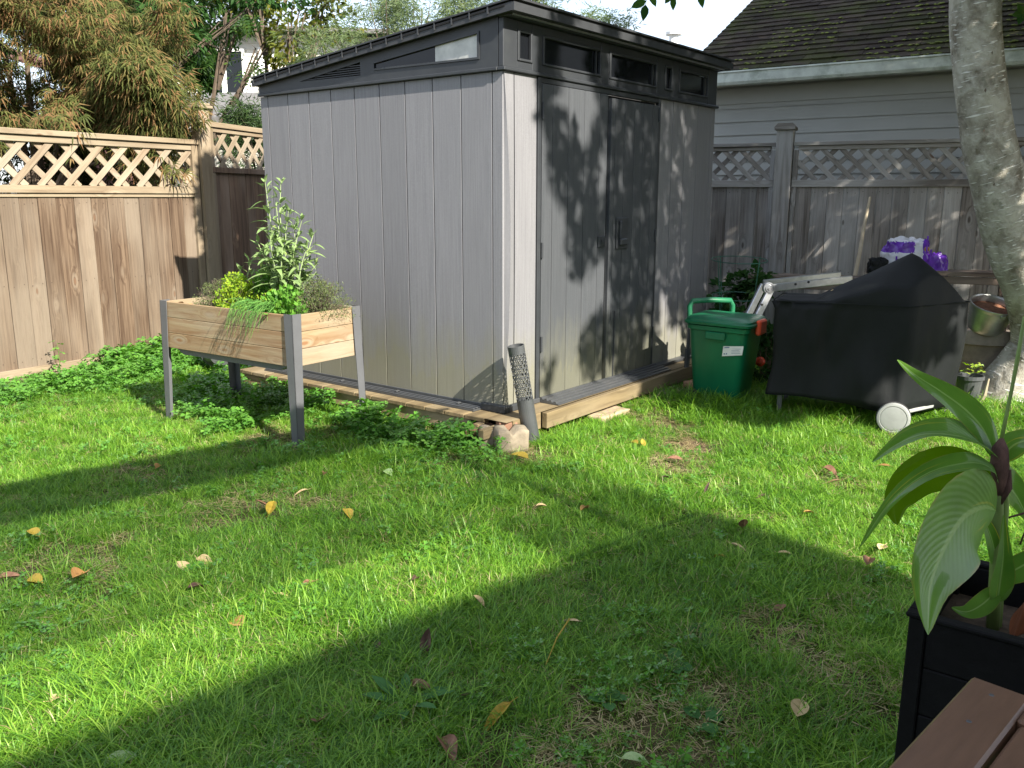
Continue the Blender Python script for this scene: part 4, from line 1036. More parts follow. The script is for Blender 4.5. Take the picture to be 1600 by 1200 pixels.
bs2 = PP(.70, .28); sage('small pale sage sprig behind the bright lime herb in the planter', bs2, [(.02, 0, .30, 5), (-.05, .03, .24, 4), (.03, -.02, .22, 3)], 60)

def mound(name, label, c, rx, ry, h, n_, L_, W_l, mat, twigs=60, cat='herb', droop=.1, tall=None):
    th_ = thing(name, label, cat, c); lf_ = MB(); tw = MB()
    for i in range(n_):
        a = rv(0, 6.28); u_ = rnd.random() ** .45; ph = rv(0, 1.45)
        d = Vector((math.cos(a) * math.cos(ph) * rx, math.sin(a) * math.cos(ph) * ry, math.sin(ph) * h)) * u_
        d += Vector((noise.noise(d * 30), noise.noise(d * 31 + Vector((5, 0, 0))), .6 * noise.noise(d * 29 + Vector((0, 5, 0))))) * .35 * min(rx, h)
        d.z = max(d.z, .005)
        lf_.quadleaf(d, (rdir() + Vector((0, 0, .6)) + d.normalized() * .7), rdir(), L_ * rv(.6, 1.2), W_l * rv(.7, 1.2))
    for i in range(twigs):
        a = rv(0, 6.28); ph = rv(.3, 1.5)
        d = Vector((math.cos(a) * math.cos(ph) * rx, math.sin(a) * math.cos(ph) * ry, math.sin(ph) * h)) * rv(.8, 1.1)
        tw.tube([Vector((d.x * .2, d.y * .2, 0)), d * .6 + Vector((0, 0, .01)), d], [.0016, .0013, .0008], 3, cap=False)
    part('foliage', lf_, mat, th_); part('stem', tw, M_twig, th_); return th_
mound('thyme_plant', 'olive grey thyme mound at the right end of the planter', PP(.10, .30), .19, .16, .22, 6800, .010, .005, M_thyme, 120)
mound('thyme_plant', 'olive thyme mound at the far left end of the planter', PP(.93, .24), .15, .16, .17, 3600, .010, .005, M_thyme, 120)
mound('parsley_plant', 'bright lime leafed herb at the front left of the planter', PP(.64, .16), .14, .12, .23, 2300, .018, .014, M_lime, 50)
mound('mint_plant', 'dark green herb between the lime herb and the sage', PP(.54, .30), .13, .12, .26, 1200, .024, .015, M_herb, 50)
mound('lemon_balm_plant', 'broad leaved green herb at the planter front corner', PP(.22, .15), .13, .11, .17, 750, .034, .024, M_herb, 30)
mound('oregano_plant', 'yellow green herb under the sage beside the front corner', PP(.33, .14), .09, .09, .15, 800, .016, .010, M_lime, 30)
mound('rosemary_plant', 'thin upright rosemary at the back of the planter left of the sage', PP(.60, .38), .10, .08, .30, 900, .02, .003, M_herb, 40)
# chives over the front edge
ch = thing('chive_plant', 'chives drooping over the front edge of the planter', 'herb', PP(.30, .06)); q = MB()
inv = (Matrix.Rotation(pa, 4, 'Z')).to_3x3()
for i in range(110):
    x0 = rv(-.11, .14); ln = rv(.12, .26); ou = rv(.3, 1.1)
    p0 = Vector((x0 * .6, 0, 0)); p1 = p0 + Vector((x0 * .5 + rv(-.02, .05), .05 * ou, rv(.07, .12))); p2 = p1 + Vector((rv(-.02, .06), .07 * ou, rv(-.05, .0))); p3 = p2 + Vector((rv(-.01, .04), .03 * ou, -ln * rv(.3, .75) * ou))
    q.tube([inv @ p for p in (p0, p0.lerp(p1, .6) + Vector((0, 0, .012)), p1, p2, p3)], [.0016, .0016, .0015, .0012, .0005], 3, cap=False)
part('blades', q, M_chive, ch)
o = put('plant_tag', MB().box(-.022, .022, -.0008, .0008, 0, .042, .0003).mesh('plant_tag', M_white), PP(.41, .05, zt_ - .02), (.15, .05, pa + .1), 'small white plant tag stuck at the planter front edge', 'tag')
for i, (x, y) in enumerate(((1.05, .08), (1.00, .05), (1.12, .12))):
    q = MB(); q.leaf((0, 0, 0), (1, 0, .1), (0, 0, 1), .07, .04, .4, .1, seg=3)
    put('fallen_leaf', q.mesh('fallen_leaf', M_fl['orange']), PP(x, y, zt_ - .02), (rv(-.4, .4), rv(-.3, .3), i * 2), ('orange dry leaf in the far left planter corner', 'orange leaf touching the planter front edge at its left end', 'orange leaf nearest the left planter leg')[i], 'leaf', 'dry leaves in the planter')
# black nursery pot lying under the planter
np_ = MB(); np_.lathe([(0, 0), (.10, 0), (.13, .12), (.14, .12), (.14, .135), (.128, .135), (.095, .01), (0, .01)], 20)
put('plant_pot', np_.mesh('plant_pot', M_metaldk), (-2.28, 6.75, .16), (0, 1.45, 2.2), 'dark plant pot lying on its side in the leaves behind the planter', 'pot')
# tall weed stalk on the kick board at left
q = MB(); q.tube([(0, 0, 0), (.01, 0, .12), (.0, .01, .26)], [.003, .002, .001], 4)
for i in range(11):
    z = .05 + .022 * i; a = i * 2.2; lobed(q, Vector((.035 * math.cos(a), .035 * math.sin(a), z)), Vector((rv(-.4, .4), rv(-.4, .4), 1)).normalized(), a, .03)
put('weed', q.mesh('weed', M_clover), (-3.42, 6.45, .03), (0, 0, 0), 'tall leafy weed standing against the left fence boards', 'weed')

# ================================================================== GREEN BIN
bn = thing('food_scraps_bin', 'small green wheeled bin with orange red latch beside the shed', 'bin', (1.445, 5.86, .0), 0)
bn.scale = (1.13, 1.13, 1.13)
bn.rotation_euler = (0, R(1), R(-34))
def rrect(wx, wy, r, seg=4):
    out = []
    for cx, cy, a0 in ((wx / 2 - r, wy / 2 - r, 0), (-wx / 2 + r, wy / 2 - r, 90), (-wx / 2 + r, -wy / 2 + r, 180), (wx / 2 - r, -wy / 2 + r, 270)):
        for k in range(seg + 1): a = R(a0 + 90 * k / seg); out.append((cx + r * math.cos(a), cy + r * math.sin(a)))
    return out
def loft(secs, cap0=True, cap1=True):
    m_ = MB(); vs = []; k = len(secs[0][1])
    for z, pts_, *off in secs:
        ox, oy = off[0] if off else (0, 0)
        vs += [(x + ox, y + oy, z) for x, y in pts_]
    fs = []
    for i in range(len(secs) - 1):
        for j in range(k): j2 = (j + 1) % k; fs.append((i * k + j, i * k + j2, (i + 1) * k + j2, (i + 1) * k + j))
    if cap0: fs.append(tuple(range(k - 1, -1, -1)))
    if cap1: fs.append(tuple((len(secs) - 1) * k + j for j in range(k)))
    m_.add(vs, fs); return m_
body = loft([(.0, rrect(.27, .23, .04)), (.02, rrect(.285, .245, .04)), (.44, rrect(.36, .325, .05)), (.445, rrect(.385, .35, .055)), (.47, rrect(.39, .355, .055)), (.475, rrect(.36, .33, .05))])
autosmooth(part('body', body, M_bin, bn), 35)
lid = loft([(.476, rrect(.38, .345, .05)), (.478, rrect(.415, .375, .06)), (.492, rrect(.42, .38, .06)), (.497, rrect(.405, .365, .06)), (.508, rrect(.40, .36, .06)), (.522, rrect(.36, .32, .06)), (.528, rrect(.25, .21, .05))])
lo = autosmooth(part('lid', lid, M_bin, bn), 35)
h = MB()
h.tube([(-.215, -.04, .46), (-.225, -.035, .56), (-.215, -.02, .59), (-.13, .075, .595), (-.045, .165, .59), (-.035, .18, .56), (-.03, .175, .46)], [.017] * 7, 8)
autosmooth(part('handle', h, M_bin, bn), 50)
la = MB(); la.box(.195, .228, -.06, .06, .425, .515, .01); part('latch', la, M_red, bn)
pk = MB(); pk.box(-.06, .06, -.183, -.168, .395, .44, .005); part('grip', pk, M_bin, bn)
st = MB()
# sticker on the front-right face, follows the tapered side
st.add([(.045, -.1605, .30), (.165, -.1595, .32), (.172, -.166, .375), (.052, -.1675, .362)], [(0, 1, 2, 3)])
sk = part('sticker', st, M_white, bn)
tx = MB()
for i in range(5):
    z = .315 + .0085 * i
    for (a, b) in ((.10, .155 - .004 * (i % 3)),): tx.add([(a, -.1622 - .0008 * i, z + .008), (b, -.1618 - .0008 * i, z + .0145), (b, -.1622 - .0008 * i, z + .0165), (a, -.1626 - .0008 * i, z + .010)], [(0, 1, 2, 3)])
tx.add([(.058, -.1665, .350), (.088, -.1662, .355), (.0885, -.1668, .362), (.0585, -.1671, .357)], [(0, 1, 2, 3)])
for (a, z) in ((.055, .312), (.068, .314), (.055, .324), (.075, .328)): tx.add([(a, -.1625, z), (a + .008, -.1625, z + .001), (a + .008, -.1632, z + .009), (a, -.1632, z + .008)], [(0, 1, 2, 3)])
part('print', tx, plain('grey_blue_print', (.16, .2, .32), .6), sk)
part('wheel', MB().lathe([(0, -.02), (.04, -.02), (.04, .02), (0, .02)], 16, M=Matrix.Translation((-.13, -.15, .035)) @ Matrix.Rotation(R(90), 4, 'X')), M_rubber, bn)

# black metal stake by the platform end
q = MB(); q.tube([(0, 0, -.02), (0, 0, .44)], .013, 8); q.box(-.022, .022, -.006, .006, .0, .28, .002)
put('garden_stake', q.mesh('garden_stake', M_metaldk), (1.29, 6.33, 0), (.02, .01, .5), 'black metal stake standing between the shed and the green bin', 'stake')

# shrub behind bin, red reflector, dark lower leaves
def bush(name, label, c, rx, ry, h, n_, L_, W_l, mat, cat='shrub', z0=.0, group=None, seg=2):
    th_ = thing(name, label, cat, c, group=group); lf_ = MB(); tw = MB()
    cl = [(Vector((rv(-1, 1) * rx * .75, rv(-1, 1) * ry * .75, z0 + rv(.08, .92) * (h - z0))), rv(.25, .45) * min(rx, h)) for _ in range(18)]
    for i in range(n_):
        c_, r__ = cl[rnd.randrange(18)]; d = rdir(); p = c_ + Vector((d.x, d.y, d.z)) * r__ * rnd.random() ** .4
        if p.z < .02: continue
        lf_.leaf(p, d + Vector((0, 0, rv(-.5, .4))), Vector((0, 0, 1)) + rdir() * .6, L_ * rv(.6, 1.2), W_l * rv(.7, 1.2), .2, .15, seg=seg)
    for c_, r__ in cl: tw.tube([(c_.x * .15, c_.y * .15, 0), Vector((c_.x * .6, c_.y * .6, c_.z * .55)), c_], [.006, .004, .002], 5, cap=False)
    part('foliage', lf_, mat, th_); part('stem', tw, M_twig, th_); return th_
bush('leafy_shrub', 'dark green leafy shrub growing behind the green bin', (1.87, 6.95, 0), .30, .22, .84, 1500, .07, .05, M_shrub)
bush('leafy_shrub', 'low dark leafy plant between the green bin and the covered grill', (1.86, 6.25, 0), .14, .14, .52, 420, .06, .035, M_shrub)
q = MB(); q.lathe([(0, -.01), (.03, -.01), (.035, 0), (.02, .02), (0, .024)], 12); q.box(-.05, .0, -.012, .0, -.012, .012, .003)
put('reflector', q.mesh('reflector', plain('red_orange_reflector', (.62, .06, .02), .25)), (1.76, 6.07, .23), (1.3, .2, -.4), 'small red orange plastic reflector low between the bin and the grill', 'reflector')
# tomato cage
tcg = thing('tomato_cage', 'green wire tomato cage around the shrub behind the bin', 'plant cage', (1.74, 6.72, 0))
for z, r__ in ((.9, .21), (.62, .19), (.32, .16)):
    part('wire_ring', MB().tube([(r__ * math.cos(a * math.pi / 12), r__ * math.sin(a * math.pi / 12), z + .015 * math.sin(a * .26)) for a in range(25)], .0035, 5, cap=False), M_wire, tcg)
for k in range(4):
    a = k * 1.57 + .5; part('wire_leg', MB().tube([(.1 * math.cos(a), .1 * math.sin(a), -.05), (.215 * math.cos(a), .215 * math.sin(a), .92)], .0035, 5), M_wire, tcg)

# ================================================================== BENCH, LADDER, STICK, BAG behind the grill
be = thing('potting_bench', 'old wooden bench with dark plank top against the grey fence', 'bench', (2.02, 7.22, 0), R(-20))
for i in range(2): piece('top_plank', -.05, .82, -.24 + .13 * i, -.115 + .13 * i, .735, .76, M_oldwood, be, .002)
for i in range(2): piece('top_plank', .83, 1.85, -.26 + .13 * i, -.135 + .13 * i, .80, .83, M_oldwood, be, .002)
piece('apron', -.03, .82, -.235, -.215, .66, .73, M_oldwood, be)
piece('apron', .83, 1.85, -.25, -.23, .74, .795, M_oldwood, be)
for x in (-.02, .80, 1.78):
    for y in (-.2, -.02): piece('leg', x, x + .05, y, y + .05, -.02, .734 if x < .8 else .735, M_oldwood, be)
la_ = thing('folding_ladder', 'folded aluminium ladder with round hinge leaning behind the covered grill', 'ladder', (1.80, 6.12, .745))
def rail(p0, p1, w=.052, t=.025):
    p0, p1 = Vector(p0), Vector(p1); d = (p1 - p0); M = orient(p0, d, (.35, -.93, 0)); return MB().box(0, d.length, -w / 2, w / 2, -t / 2, t / 2, .004, M)
part('rail', rail((.02, .01, -.01), (-.33, -.16, -.68)), M_alu, la_)
part('rail', rail((.02, .01, .0), (.62, .10, .055)), M_alu, la_)
part('rail', rail((.06, .34, -.01), (-.29, .17, -.68)), M_alu, la_); part('rail', rail((.06, .34, .0), (.66, .43, .055)), M_alu, la_)
hm = Matrix.Translation((.0, -.0, .0)) @ Matrix.Rotation(R(90), 4, 'X')
part('hinge', MB().lathe([(0, .030), (.010, .030), (.010, .024), (.024, .024), (.026, .018), (.036, .018), (.04, .014), (.04, -.02), (0, -.02)], 24, M=hm), M_alu, la_)
for t in (.35, .75): part('rung', MB().tube([(-.33 * t, -.16 * t, -.68 * t), (-.33 * t + .04, -.16 * t + .33, -.68 * t)], .014, 8), M_alu, la_)
bt = MB()
for (x, y, z) in ((-.11, -.075, -.22), (-.055, -.04, -.11), (.18, -.012, .03), (.27, -.01, .045)): bt.lathe([(0, .006), (.009, .006), (.009, 0)], 10, M=Matrix.Translation((x, y - .012, z)) @ Matrix.Rotation(R(90), 4, 'X'))
part('bolt', bt, M_rubber, la_)
put('wooden_stick', MB().tube([(2.70, 6.95, .55), (2.80, 7.08, .93), (2.87, 7.22, 1.12), (2.965, 7.38, 1.37)], [.017, .016, .014, .011], 8, wob=.2).mesh('wooden_stick', M_bamboo), (0, 0, 0), (0, 0, 0), 'pale dry stick leaning on the grey fence behind the grill', 'stick')

def crumple(name, dx, dy, dz, seed, mats, amp=.05, split=None, loc=(0, 0, 0), sub=5):
    bm = bmesh.new(); bmesh.ops.create_icosphere(bm, subdivisions=sub, radius=1)
    for v_ in bm.verts:
        c = v_.co.copy(); f = max(abs(c.x), abs(c.y), abs(c.z)); c = c.lerp(c / f, .55)
        nn = noise.noise(c * 2.0 + Vector((seed, 0, 0))) + .7 * abs(noise.noise(c * 4.5 + Vector((0, seed, 0)))) + .35 * abs(noise.noise(c * 11 + Vector((0, seed, 0))))
        c *= 1 - amp * 4 * nn; v_.co = Vector((c.x * dx, c.y * dy, c.z * dz)) + Vector(loc)
    for f in bm.faces:
        f.smooth = True; c = f.calc_center_median()
        if split: f.material_index = split(c)
    me = bpy.data.meshes.new(name); bm.to_mesh(me); bm.free()
    for m_ in mats: me.materials.append(m_)
    return me
bg = thing('soil_bag', 'crumpled purple and white plastic bag behind the top of the grill cover', 'bag', (3.03, 6.72, .84), R(-15))
link('bag_body', crumple('bag_body', .17, .09, .17, 3, [M_bagw, M_purple], .055, lambda c: 1 if (.12 < c.z < .2 and c.x < .03) or (c.x > .09) else 0, (-.02, 0, .06)), bg)
link('bag_fold', crumple('bag_fold', .09, .05, .14, 9, [M_purple], .06, None, (.19, -.02, -.02)), bg)
q = MB(); q.tube([(-.06, -.105, .17), (-.055, -.11, .19), (-.02, -.112, .195)], .006, 5)
for (x, z, w, hh) in ((-.10, .07, .03, .006), (-.105, .055, .012, .04), (-.075, .05, .01, .03), (.10, .13, .01, .12), (.13, .06, .012, .09)): q.box(x, x + w, -.118, -.112, z, z + hh, .0)
part('print', q, M_purple, bg)
part('flower_print', MB().lathe([(0, .002), (.016, .002), (.02, 0)], 9, M=Matrix.Translation((.11, -.09, .15)) @ Matrix.Rotation(R(90), 4, 'X')), M_fl['orange'] if 'M_fl' in globals() else M_red, bg)
o = put('plastic_bag', crumple('plastic_bag', .07, .06, .07, 17, [M_cloth], .06), (2.76, 6.62, .86), (0, 0, 0), 'small black crumpled bag left of the purple and white bag', 'bag')

# ================================================================== COVERED GRILL
# local: origin near front-right corner; x towards the left end along the front, y to the back
GN = Vector((2.345, 5.08, 0)); GLf = Vector((1.635, 5.40, 0)); ang = math.atan2(GLf.y - GN.y, GLf.x - GN.x)
# front frame: right handed with z up -> use x from left to right instead
Lg = 0.93; gang = ang + math.pi
gr = thing('covered_grill', 'barbecue grill under a faded black fabric cover', 'grill', (GLf.x, GLf.y, 0), gang)
LgF = (GN - GLf).length; Dg = .46
WX = lambda x, y: x + .72 * max(0, y) * max(0, x / LgF) ** 3
# perimeter of the cover: front left -> front right -> back right -> back left, rounded corners
per = []; rc = .035
def arc(cx, cy, a0, n_=5):
    for k in range(n_ + 1): a = R(a0 + 90 * k / n_); per.append((cx + rc * math.cos(a), cy + rc * math.sin(a)))
def seg_(p, q_, n_):
    for k in range(1, n_): per.append((p[0] + (q_[0] - p[0]) * k / n_, p[1] + (q_[1] - p[1]) * k / n_))
arc(rc, rc, 180); seg_((rc, 0), (LgF - rc, 0), 34); arc(LgF - rc, rc, 270); seg_((LgF, rc), (LgF, Dg - rc), 20); arc(LgF - rc, Dg - rc, 0); seg_((LgF - rc, Dg), (rc, Dg), 24); arc(rc, Dg - rc, 90); seg_((0, Dg - rc), (0, rc), 16)
K = len(per); vs = []; ztop = .76; pk = Vector((LgF * .98, Dg * .5))
def topz(x, y):
    t = Vector((x, y)); d = ((x - pk.x) / (.56 if x < pk.x else .36), (y - pk.y) / (.36)); r = math.hypot(*d)
    z = ztop - .01 + .30 * max(0, 1 - r) ** 1.05 * (1 if r > .12 else 1)
    return min(z, ztop + .262 + .02 * (1 - r))
levels = [.125, .16, .22, .30, .38, .46, .54, .62, .69, .735]
for li, z in enumerate(levels):
    t = z / ztop
    for k, (x, y) in enumerate(per):
        nx_, ny_ = 0, 0
        if y < rc * 1.01: ny_ = -1
        if x > LgF - rc * 1.01: nx_ = 1
        if y > Dg - rc * 1.01: ny_ = 1
        if x < rc * 1.01: nx_ = -1
        # drape folds: diagonal on the front left, vertical elsewhere, flare at hem
        fold = .018 * math.sin(x * 19 + z * 7 + 1) * (1 - t) + .030 * noise.noise(Vector((x * 4, y * 4, z * 2.2))) + .012 * noise.noise(Vector((x * 13, y * 13, z * 5)))
        dg = (x - .02) * .75 + (z - .72) * 1.0; fold += .020 * math.exp(-(dg / .022) ** 2) * (1 if y < .1 and x < .45 else 0) - .012 * math.exp(-((dg - .05) / .02) ** 2) * (1 if y < .1 and x < .45 else 0)
        if y < .1: fold -= .03 * math.exp(-((x - .42) / .2) ** 2) * math.exp(-((z - .42) / .2) ** 2)
        fl = fold + .012 * (1 - t)
        zz = z + (.018 * math.sin(x * 5 + .5) - .02 * (x / LgF) if li == 0 else 0)
        # the hem is cut lower at front right
        vs.append((WX(x, y) + nx_ * fl, y + ny_ * fl, zz + (.012 * (1 - x / LgF) if li < 3 else 0)))
# seam and roof rings
cen = Vector(((LgF * .5), Dg * .5)); rings = [1.0, .97, .90, .80, .68, .56, .44, .32, .2, .1]
cx_, cy_ = LgF * .62, Dg * .48
for f_ in rings:
    for (x, y) in per:
        X = cx_ + (WX(x, y) - cx_) * f_; Y = cy_ + (y - cy_) * f_
        w = .006 * noise.noise(Vector((X * 9, Y * 9, 3))) + .009 * noise.noise(Vector((X * 4, Y * 4, 7)))
        z = topz(X, Y) + w - (.012 if f_ == 1.0 else 0)
        vs.append((X, Y, z))
vs.append((cx_, cy_, topz(cx_, cy_))); nl = len(levels) + len(rings)
fs = [(i * K + k, i * K + (k + 1) % K, (i + 1) * K + (k + 1) % K, (i + 1) * K + k) for i in range(nl - 1) for k in range(K)]
fs += [((nl - 1) * K + k, (nl - 1) * K + (k + 1) % K, len(vs) - 1) for k in range(K)]
m_ = MB(); m_.add(vs, fs); cv = part('cover', m_, M_cloth, gr, True)
sm = cv.modifiers.new('thick', 'SOLIDIFY'); sm.thickness = .003; sm.offset = -1
pp = MB(); pp.tube([(WX(x, y) + (.012 if x > LgF - rc else -.012 if x < rc else 0), y + (-.012 if y < rc else .012 if y > Dg - rc else 0), .742) for (x, y) in per] , .0035, 5, cap=False); part('seam', pp, M_cloth, cv)

# white scuffs
# frame below
for (x, y) in ((.06, .06), (.06, Dg - .06)): part('leg', MB().box(x - .015, x + .015, y - .015, y + .015, .0, .5, .002), M_metaldk, gr)
for (x, y) in ((LgF - .10, .04), (LgF - .10, Dg - .04)): part('leg', MB().box(x - .015, x + .015, y - .015, y + .015, .07, .5, .002), M_metaldk, gr)
part('shelf', MB().box(.03, LgF - .05, .03, Dg - .03, .14, .155, .002), M_metaldk, gr)
for y in (-.075, Dg + .0):
    wm = Matrix.Translation((LgF - .045 + (.24 if y > 0 else 0), y, .084)) @ Matrix.Rotation(R(90), 4, 'X')
    w_ = part('wheel', MB().lathe([(.0, .030), (.060, .030), (.072, .028), (.074, .024), (.078, .029), (.090, .026), (.094, .018), (.094, -.032), (.085, -.036), (0, -.036)], 36, M=wm), M_wheel, gr); autosmooth(w_, 30)
    part('tyre', MB().lathe([(.0945, .004), (.097, .0), (.097, -.022), (.0945, -.026)], 36, M=wm), M_rubber, w_)
part('axle', MB().tube([(LgF - .045, -.05, .084), (LgF + .20, Dg, .084)], .008, 8), M_alu, gr)
part('axle_bar', rail((LgF + .0, .0, .105), (LgF + .27, Dg - .03, .105), .022, .02), M_wheel, gr); part('axle_bar', MB().box(LgF - .10, LgF - .085, .0, Dg, .095, .118, .002), M_metaldk, gr)
q = MB(); q.leaf((0, 0, 0), (1, 0, .05), (0, 0, 1), .115, .028, .5, .12, seg=4)
put('fallen_leaf', q.mesh('fallen_leaf', M_fl['tan']), (1.98, 5.42, .80), (.2, 0, .25), 'long tan curled leaf lying on top of the black grill cover', 'leaf')

# ================================================================== BUCKET, POTS right of the grill
pt = thing('planter_pot', 'large grey brown round planter pot carrying the metal bucket', 'pot', (3.50, 6.42, 0))
prof = [(0, 0), (.14, 0), (.19, .06), (.25, .22), (.275, .32), (.278, .325), (.288, .33), (.30, .335), (.30, .43), (.29, .435), (.275, .432), (.265, .40), (0, .39)]
autosmooth(part('body', MB().lathe(prof, 40), M_potbr, pt), 35)
bk = thing('metal_bucket', 'galvanised metal bucket of rusty soil on the grey brown pot', 'bucket', (3.41, 6.23, .445), 0, rot=(R(21), R(3), 0))
bp_ = [(0, .0), (.115, .0), (.12, .01)] + [(.122 + .028 * t + (.0035 if i % 2 else 0), .02 + .16 * t) for i, t in enumerate([j / 13 for j in range(14)])] + [(.157, .19), (.16, .197), (.157, .203), (.15, .2), (.146, .19), (.143, .15)]
autosmooth(part('pail', MB().lathe(bp_, 40), M_galv, bk), 50)
m_ = MB(); vs = [(0, 0, .155)]
for r__ in (.05, .1, .146):
    for k in range(24): a = k * math.pi / 12; vs.append((r__ * math.cos(a), r__ * math.sin(a), .15 + .008 * noise.noise(Vector((r__ * 30 * math.cos(a), r__ * 30 * math.sin(a), 0)))))
fs = [(0, 1 + k, 1 + (k + 1) % 24) for k in range(24)] + [(1 + i * 24 + k, 1 + (i + 1) * 24 + k, 1 + (i + 1) * 24 + (k + 1) % 24, 1 + i * 24 + (k + 1) % 24) for i in range(2) for k in range(24)]
m_.add(vs, fs); part('soil', m_, M_brownsoil, bk, True)
part('handle_lug', MB().box(-.02, .02, -.168, -.15, .165, .19, .003), M_galv, bk)
ns = thing('nursery_pot', 'small black nursery pot of weeds beside the tree trunk', 'pot', (3.10, 5.78, 0))
part('body', MB().lathe([(0, 0), (.065, 0), (.085, .17), (.094, .17), (.094, .195), (.085, .195), (.082, .165), (0, .16)], 24), M_metaldk, ns)
q = MB()
for i in range(14): lobed(q, Vector((rv(-.06, .06), rv(-.06, .06), .20 + rv(0, .06))), Vector((rv(-.5, .5), rv(-.5, .5), 1)).normalized(), rv(0, 6), .03)
put('weed', q.mesh('weed', M_lime), (3.14, 5.80, 0), (0, 0, 0), 'bright green seedling leaves in the small black nursery pot', 'weed')
q = MB(); q.tube([(0, 0, 0), (.03, -.02, .09), (.05, -.01, .2)], [.012, .014, .006], 6, wob=.4)
put('dry_stick', q.mesh('dry_stick', M_bamboo), (3.10, 5.64, 0), (0, 0, 0), 'pale splintered stick standing against the small nursery pot', 'stick')

# ================================================================== BIRCH
bi = thing('birch_tree', 'leaning birch with flecked silvery bark at the right edge', 'tree', (3.50, 6.0, 0))
o0 = Vector((3.55, 6.0, 0))
cl = [(3.60, 5.98, -.08), (3.62, 5.98, .06), (3.67, 5.98, .22), (3.71, 5.95, .38), (3.66, 5.93, .58), (3.55, 5.9, .80), (3.42, 5.9, 1.03), (3.30, 5.88, 1.32), (3.17, 5.87, 1.66), (3.08, 5.86, 1.95), (3.015, 5.85, 2.22), (2.95, 5.84, 2.6), (2.97, 5.82, 3.0), (3.15, 5.7, 3.6), (3.4, 5.5, 4.3), (3.6, 5.2, 5.2)]
rd = [.33, .26, .205, .185, .178, .174, .170, .166, .162, .158, .154, .150, .165, .15, .12, .08]
# smooth resample
def catmull(P, t):
    n_ = len(P) - 1; f = min(t * n_, n_ - 1e-6); i = int(f); u_ = f - i
    p0, p1, p2, p3 = P[max(0, i - 1)], P[i], P[i + 1], P[min(n_, i + 2)]
    return .5 * ((2 * p1) + (p2 - p0) * u_ + (2 * p0 - 5 * p1 + 4 * p2 - p3) * u_ ** 2 + (3 * p1 - p0 - 3 * p2 + p3) * u_ ** 3)
VP = [Vector(c) - o0 for c in cl]; RP = [Vector((r, 0, 0)) for r in rd]
NS = 90; path = [catmull(VP, i / NS) for i in range(NS + 1)]; rads = [catmull(RP, i / NS).x for i in range(NS + 1)]
m_ = MB(); m_.tube(path, rads, 48, wob=.07)
# eye shaped knots: push ring bumps into the trunk surface
def bump_vs(m_, c, r, h, flat=1.0):
    for i, v_ in enumerate(m_.v):
        p = Vector(v_); d = (p - c); d.z *= flat; L_ = d.length / r
        if L_ < 2:
            # nearest axis point
            a = min(path, key=lambda q: (q - p).length_squared)
            nn = (p - a); nn.z *= .3; nn.normalize(); m_.v[i] = tuple(p + nn * h * (math.exp(-((L_ - .8) / .35) ** 2) - .6 * math.exp(-(L_ / .5) ** 2)))
for c, r, h in (((3.00, 5.66, 2.03), .05, .018), ((3.02, 5.66, 2.23), .05, .012), ((3.02, 5.66, 1.78), .045, .012), ((3.12, 5.66, 1.45), .05, .014), ((3.17, 5.68, 1.62), .04, .01), ((3.10, 5.66, 2.42), .045, .012), ((3.36, 5.70, .98), .05, .01)):
    bump_vs(m_, Vector(c) - o0, r, h, 1.6)
tk = obj('trunk', m_, M_bark, bi, True)
q = MB()
for c, s_ in (((2.985, 5.667, 2.02), .016), ((3.00, 5.665, 2.24), .012), ((3.005, 5.668, 1.78), .012), ((3.11, 5.675, 1.45), .014), ((3.09, 5.664, 2.43), .010)):
    c = Vector(c) - o0; q.add([c + Vector((-s_ * .45, 0, 0)), c + Vector((0, -.004, -s_)), c + Vector((s_ * .45, 0, 0)), c + Vector((0, -.004, s_))], [(0, 1, 2, 3)])
part('knot', q, M_twig, bi)
br_ = MB(); fol = MB()
crown_c = Vector((4.6, 3.2, 5.2))
def inview(p, m=70):
    d = p - Vector((0, 0, 1.3666)); z = d.dot(F)
    if z < .1: return False
    X = 800 + 1360 * d.dot(r2) / z; Y = 600 - 1360 * d.dot(u2) / z
    return -m < X < 1600 + m and -m < Y < 1200 + m
WD_ = Vector((.766, .6428, 0)); HD_ = Vector((-.6428, .766, 0))
def crown_shade_leaves(n_, w0, w1, q0, q1, h0, h1, dens, size=(.075, .12)):  # out-of-view leaves, placed along sun rays by the shade wanted
    k = 0; tr_ = 0
    while k < n_ and tr_ < n_ * 12:
        tr_ += 1; w, q_ = rv(w0, w1), rv(q0, q1)
        if rnd.random() > dens(w, q_): continue
        h = rv(h0, h1); z = q_ - .73 * h
        if z < 2.45 or z > 9.6: continue
        p = WD_ * w + HD_ * h + Vector((0, 0, z))
        if inview(p): continue
        L_ = rv(*size); fol.quadleaf(p - o0, rdir(), rdir(), L_, L_ * .62); k += 1
def d_main(w, q_):
    e = noise.noise(Vector((w * 1.2, q_ * 1.2, 3)))
    lo = 2.15 + .5 * e + (.35 if w < 5.8 else 0)
    if q_ < lo: return 0
    if q_ > 8.6 + e: return 0
    return 1
crown_shade_leaves(50000, 5.4, 10.6, 2.0, 9.2, -1.6, 3.4, d_main, (.10, .16))
def d_dap(w, q_):
    t = (w - 3.5) / 2.0                      # denser to the right
    e = noise.noise(Vector((w * 2.6 + 4, q_ * 1.1, 1))) + .6 * noise.noise(Vector((w * 6, q_ * 2.6, 9)))
    thr = .10 - 1.05 * t
    if q_ < 4.0: thr += .55 * (4.0 - q_)
    if w > 4.95 and q_ < 4.6: thr += .55 * (4.6 - q_)
    return 1 if e > thr else 0.0
crown_shade_leaves(11000, 3.45, 5.65, 3.0, 6.5, -4.2, .6, d_dap, (.07, .12))
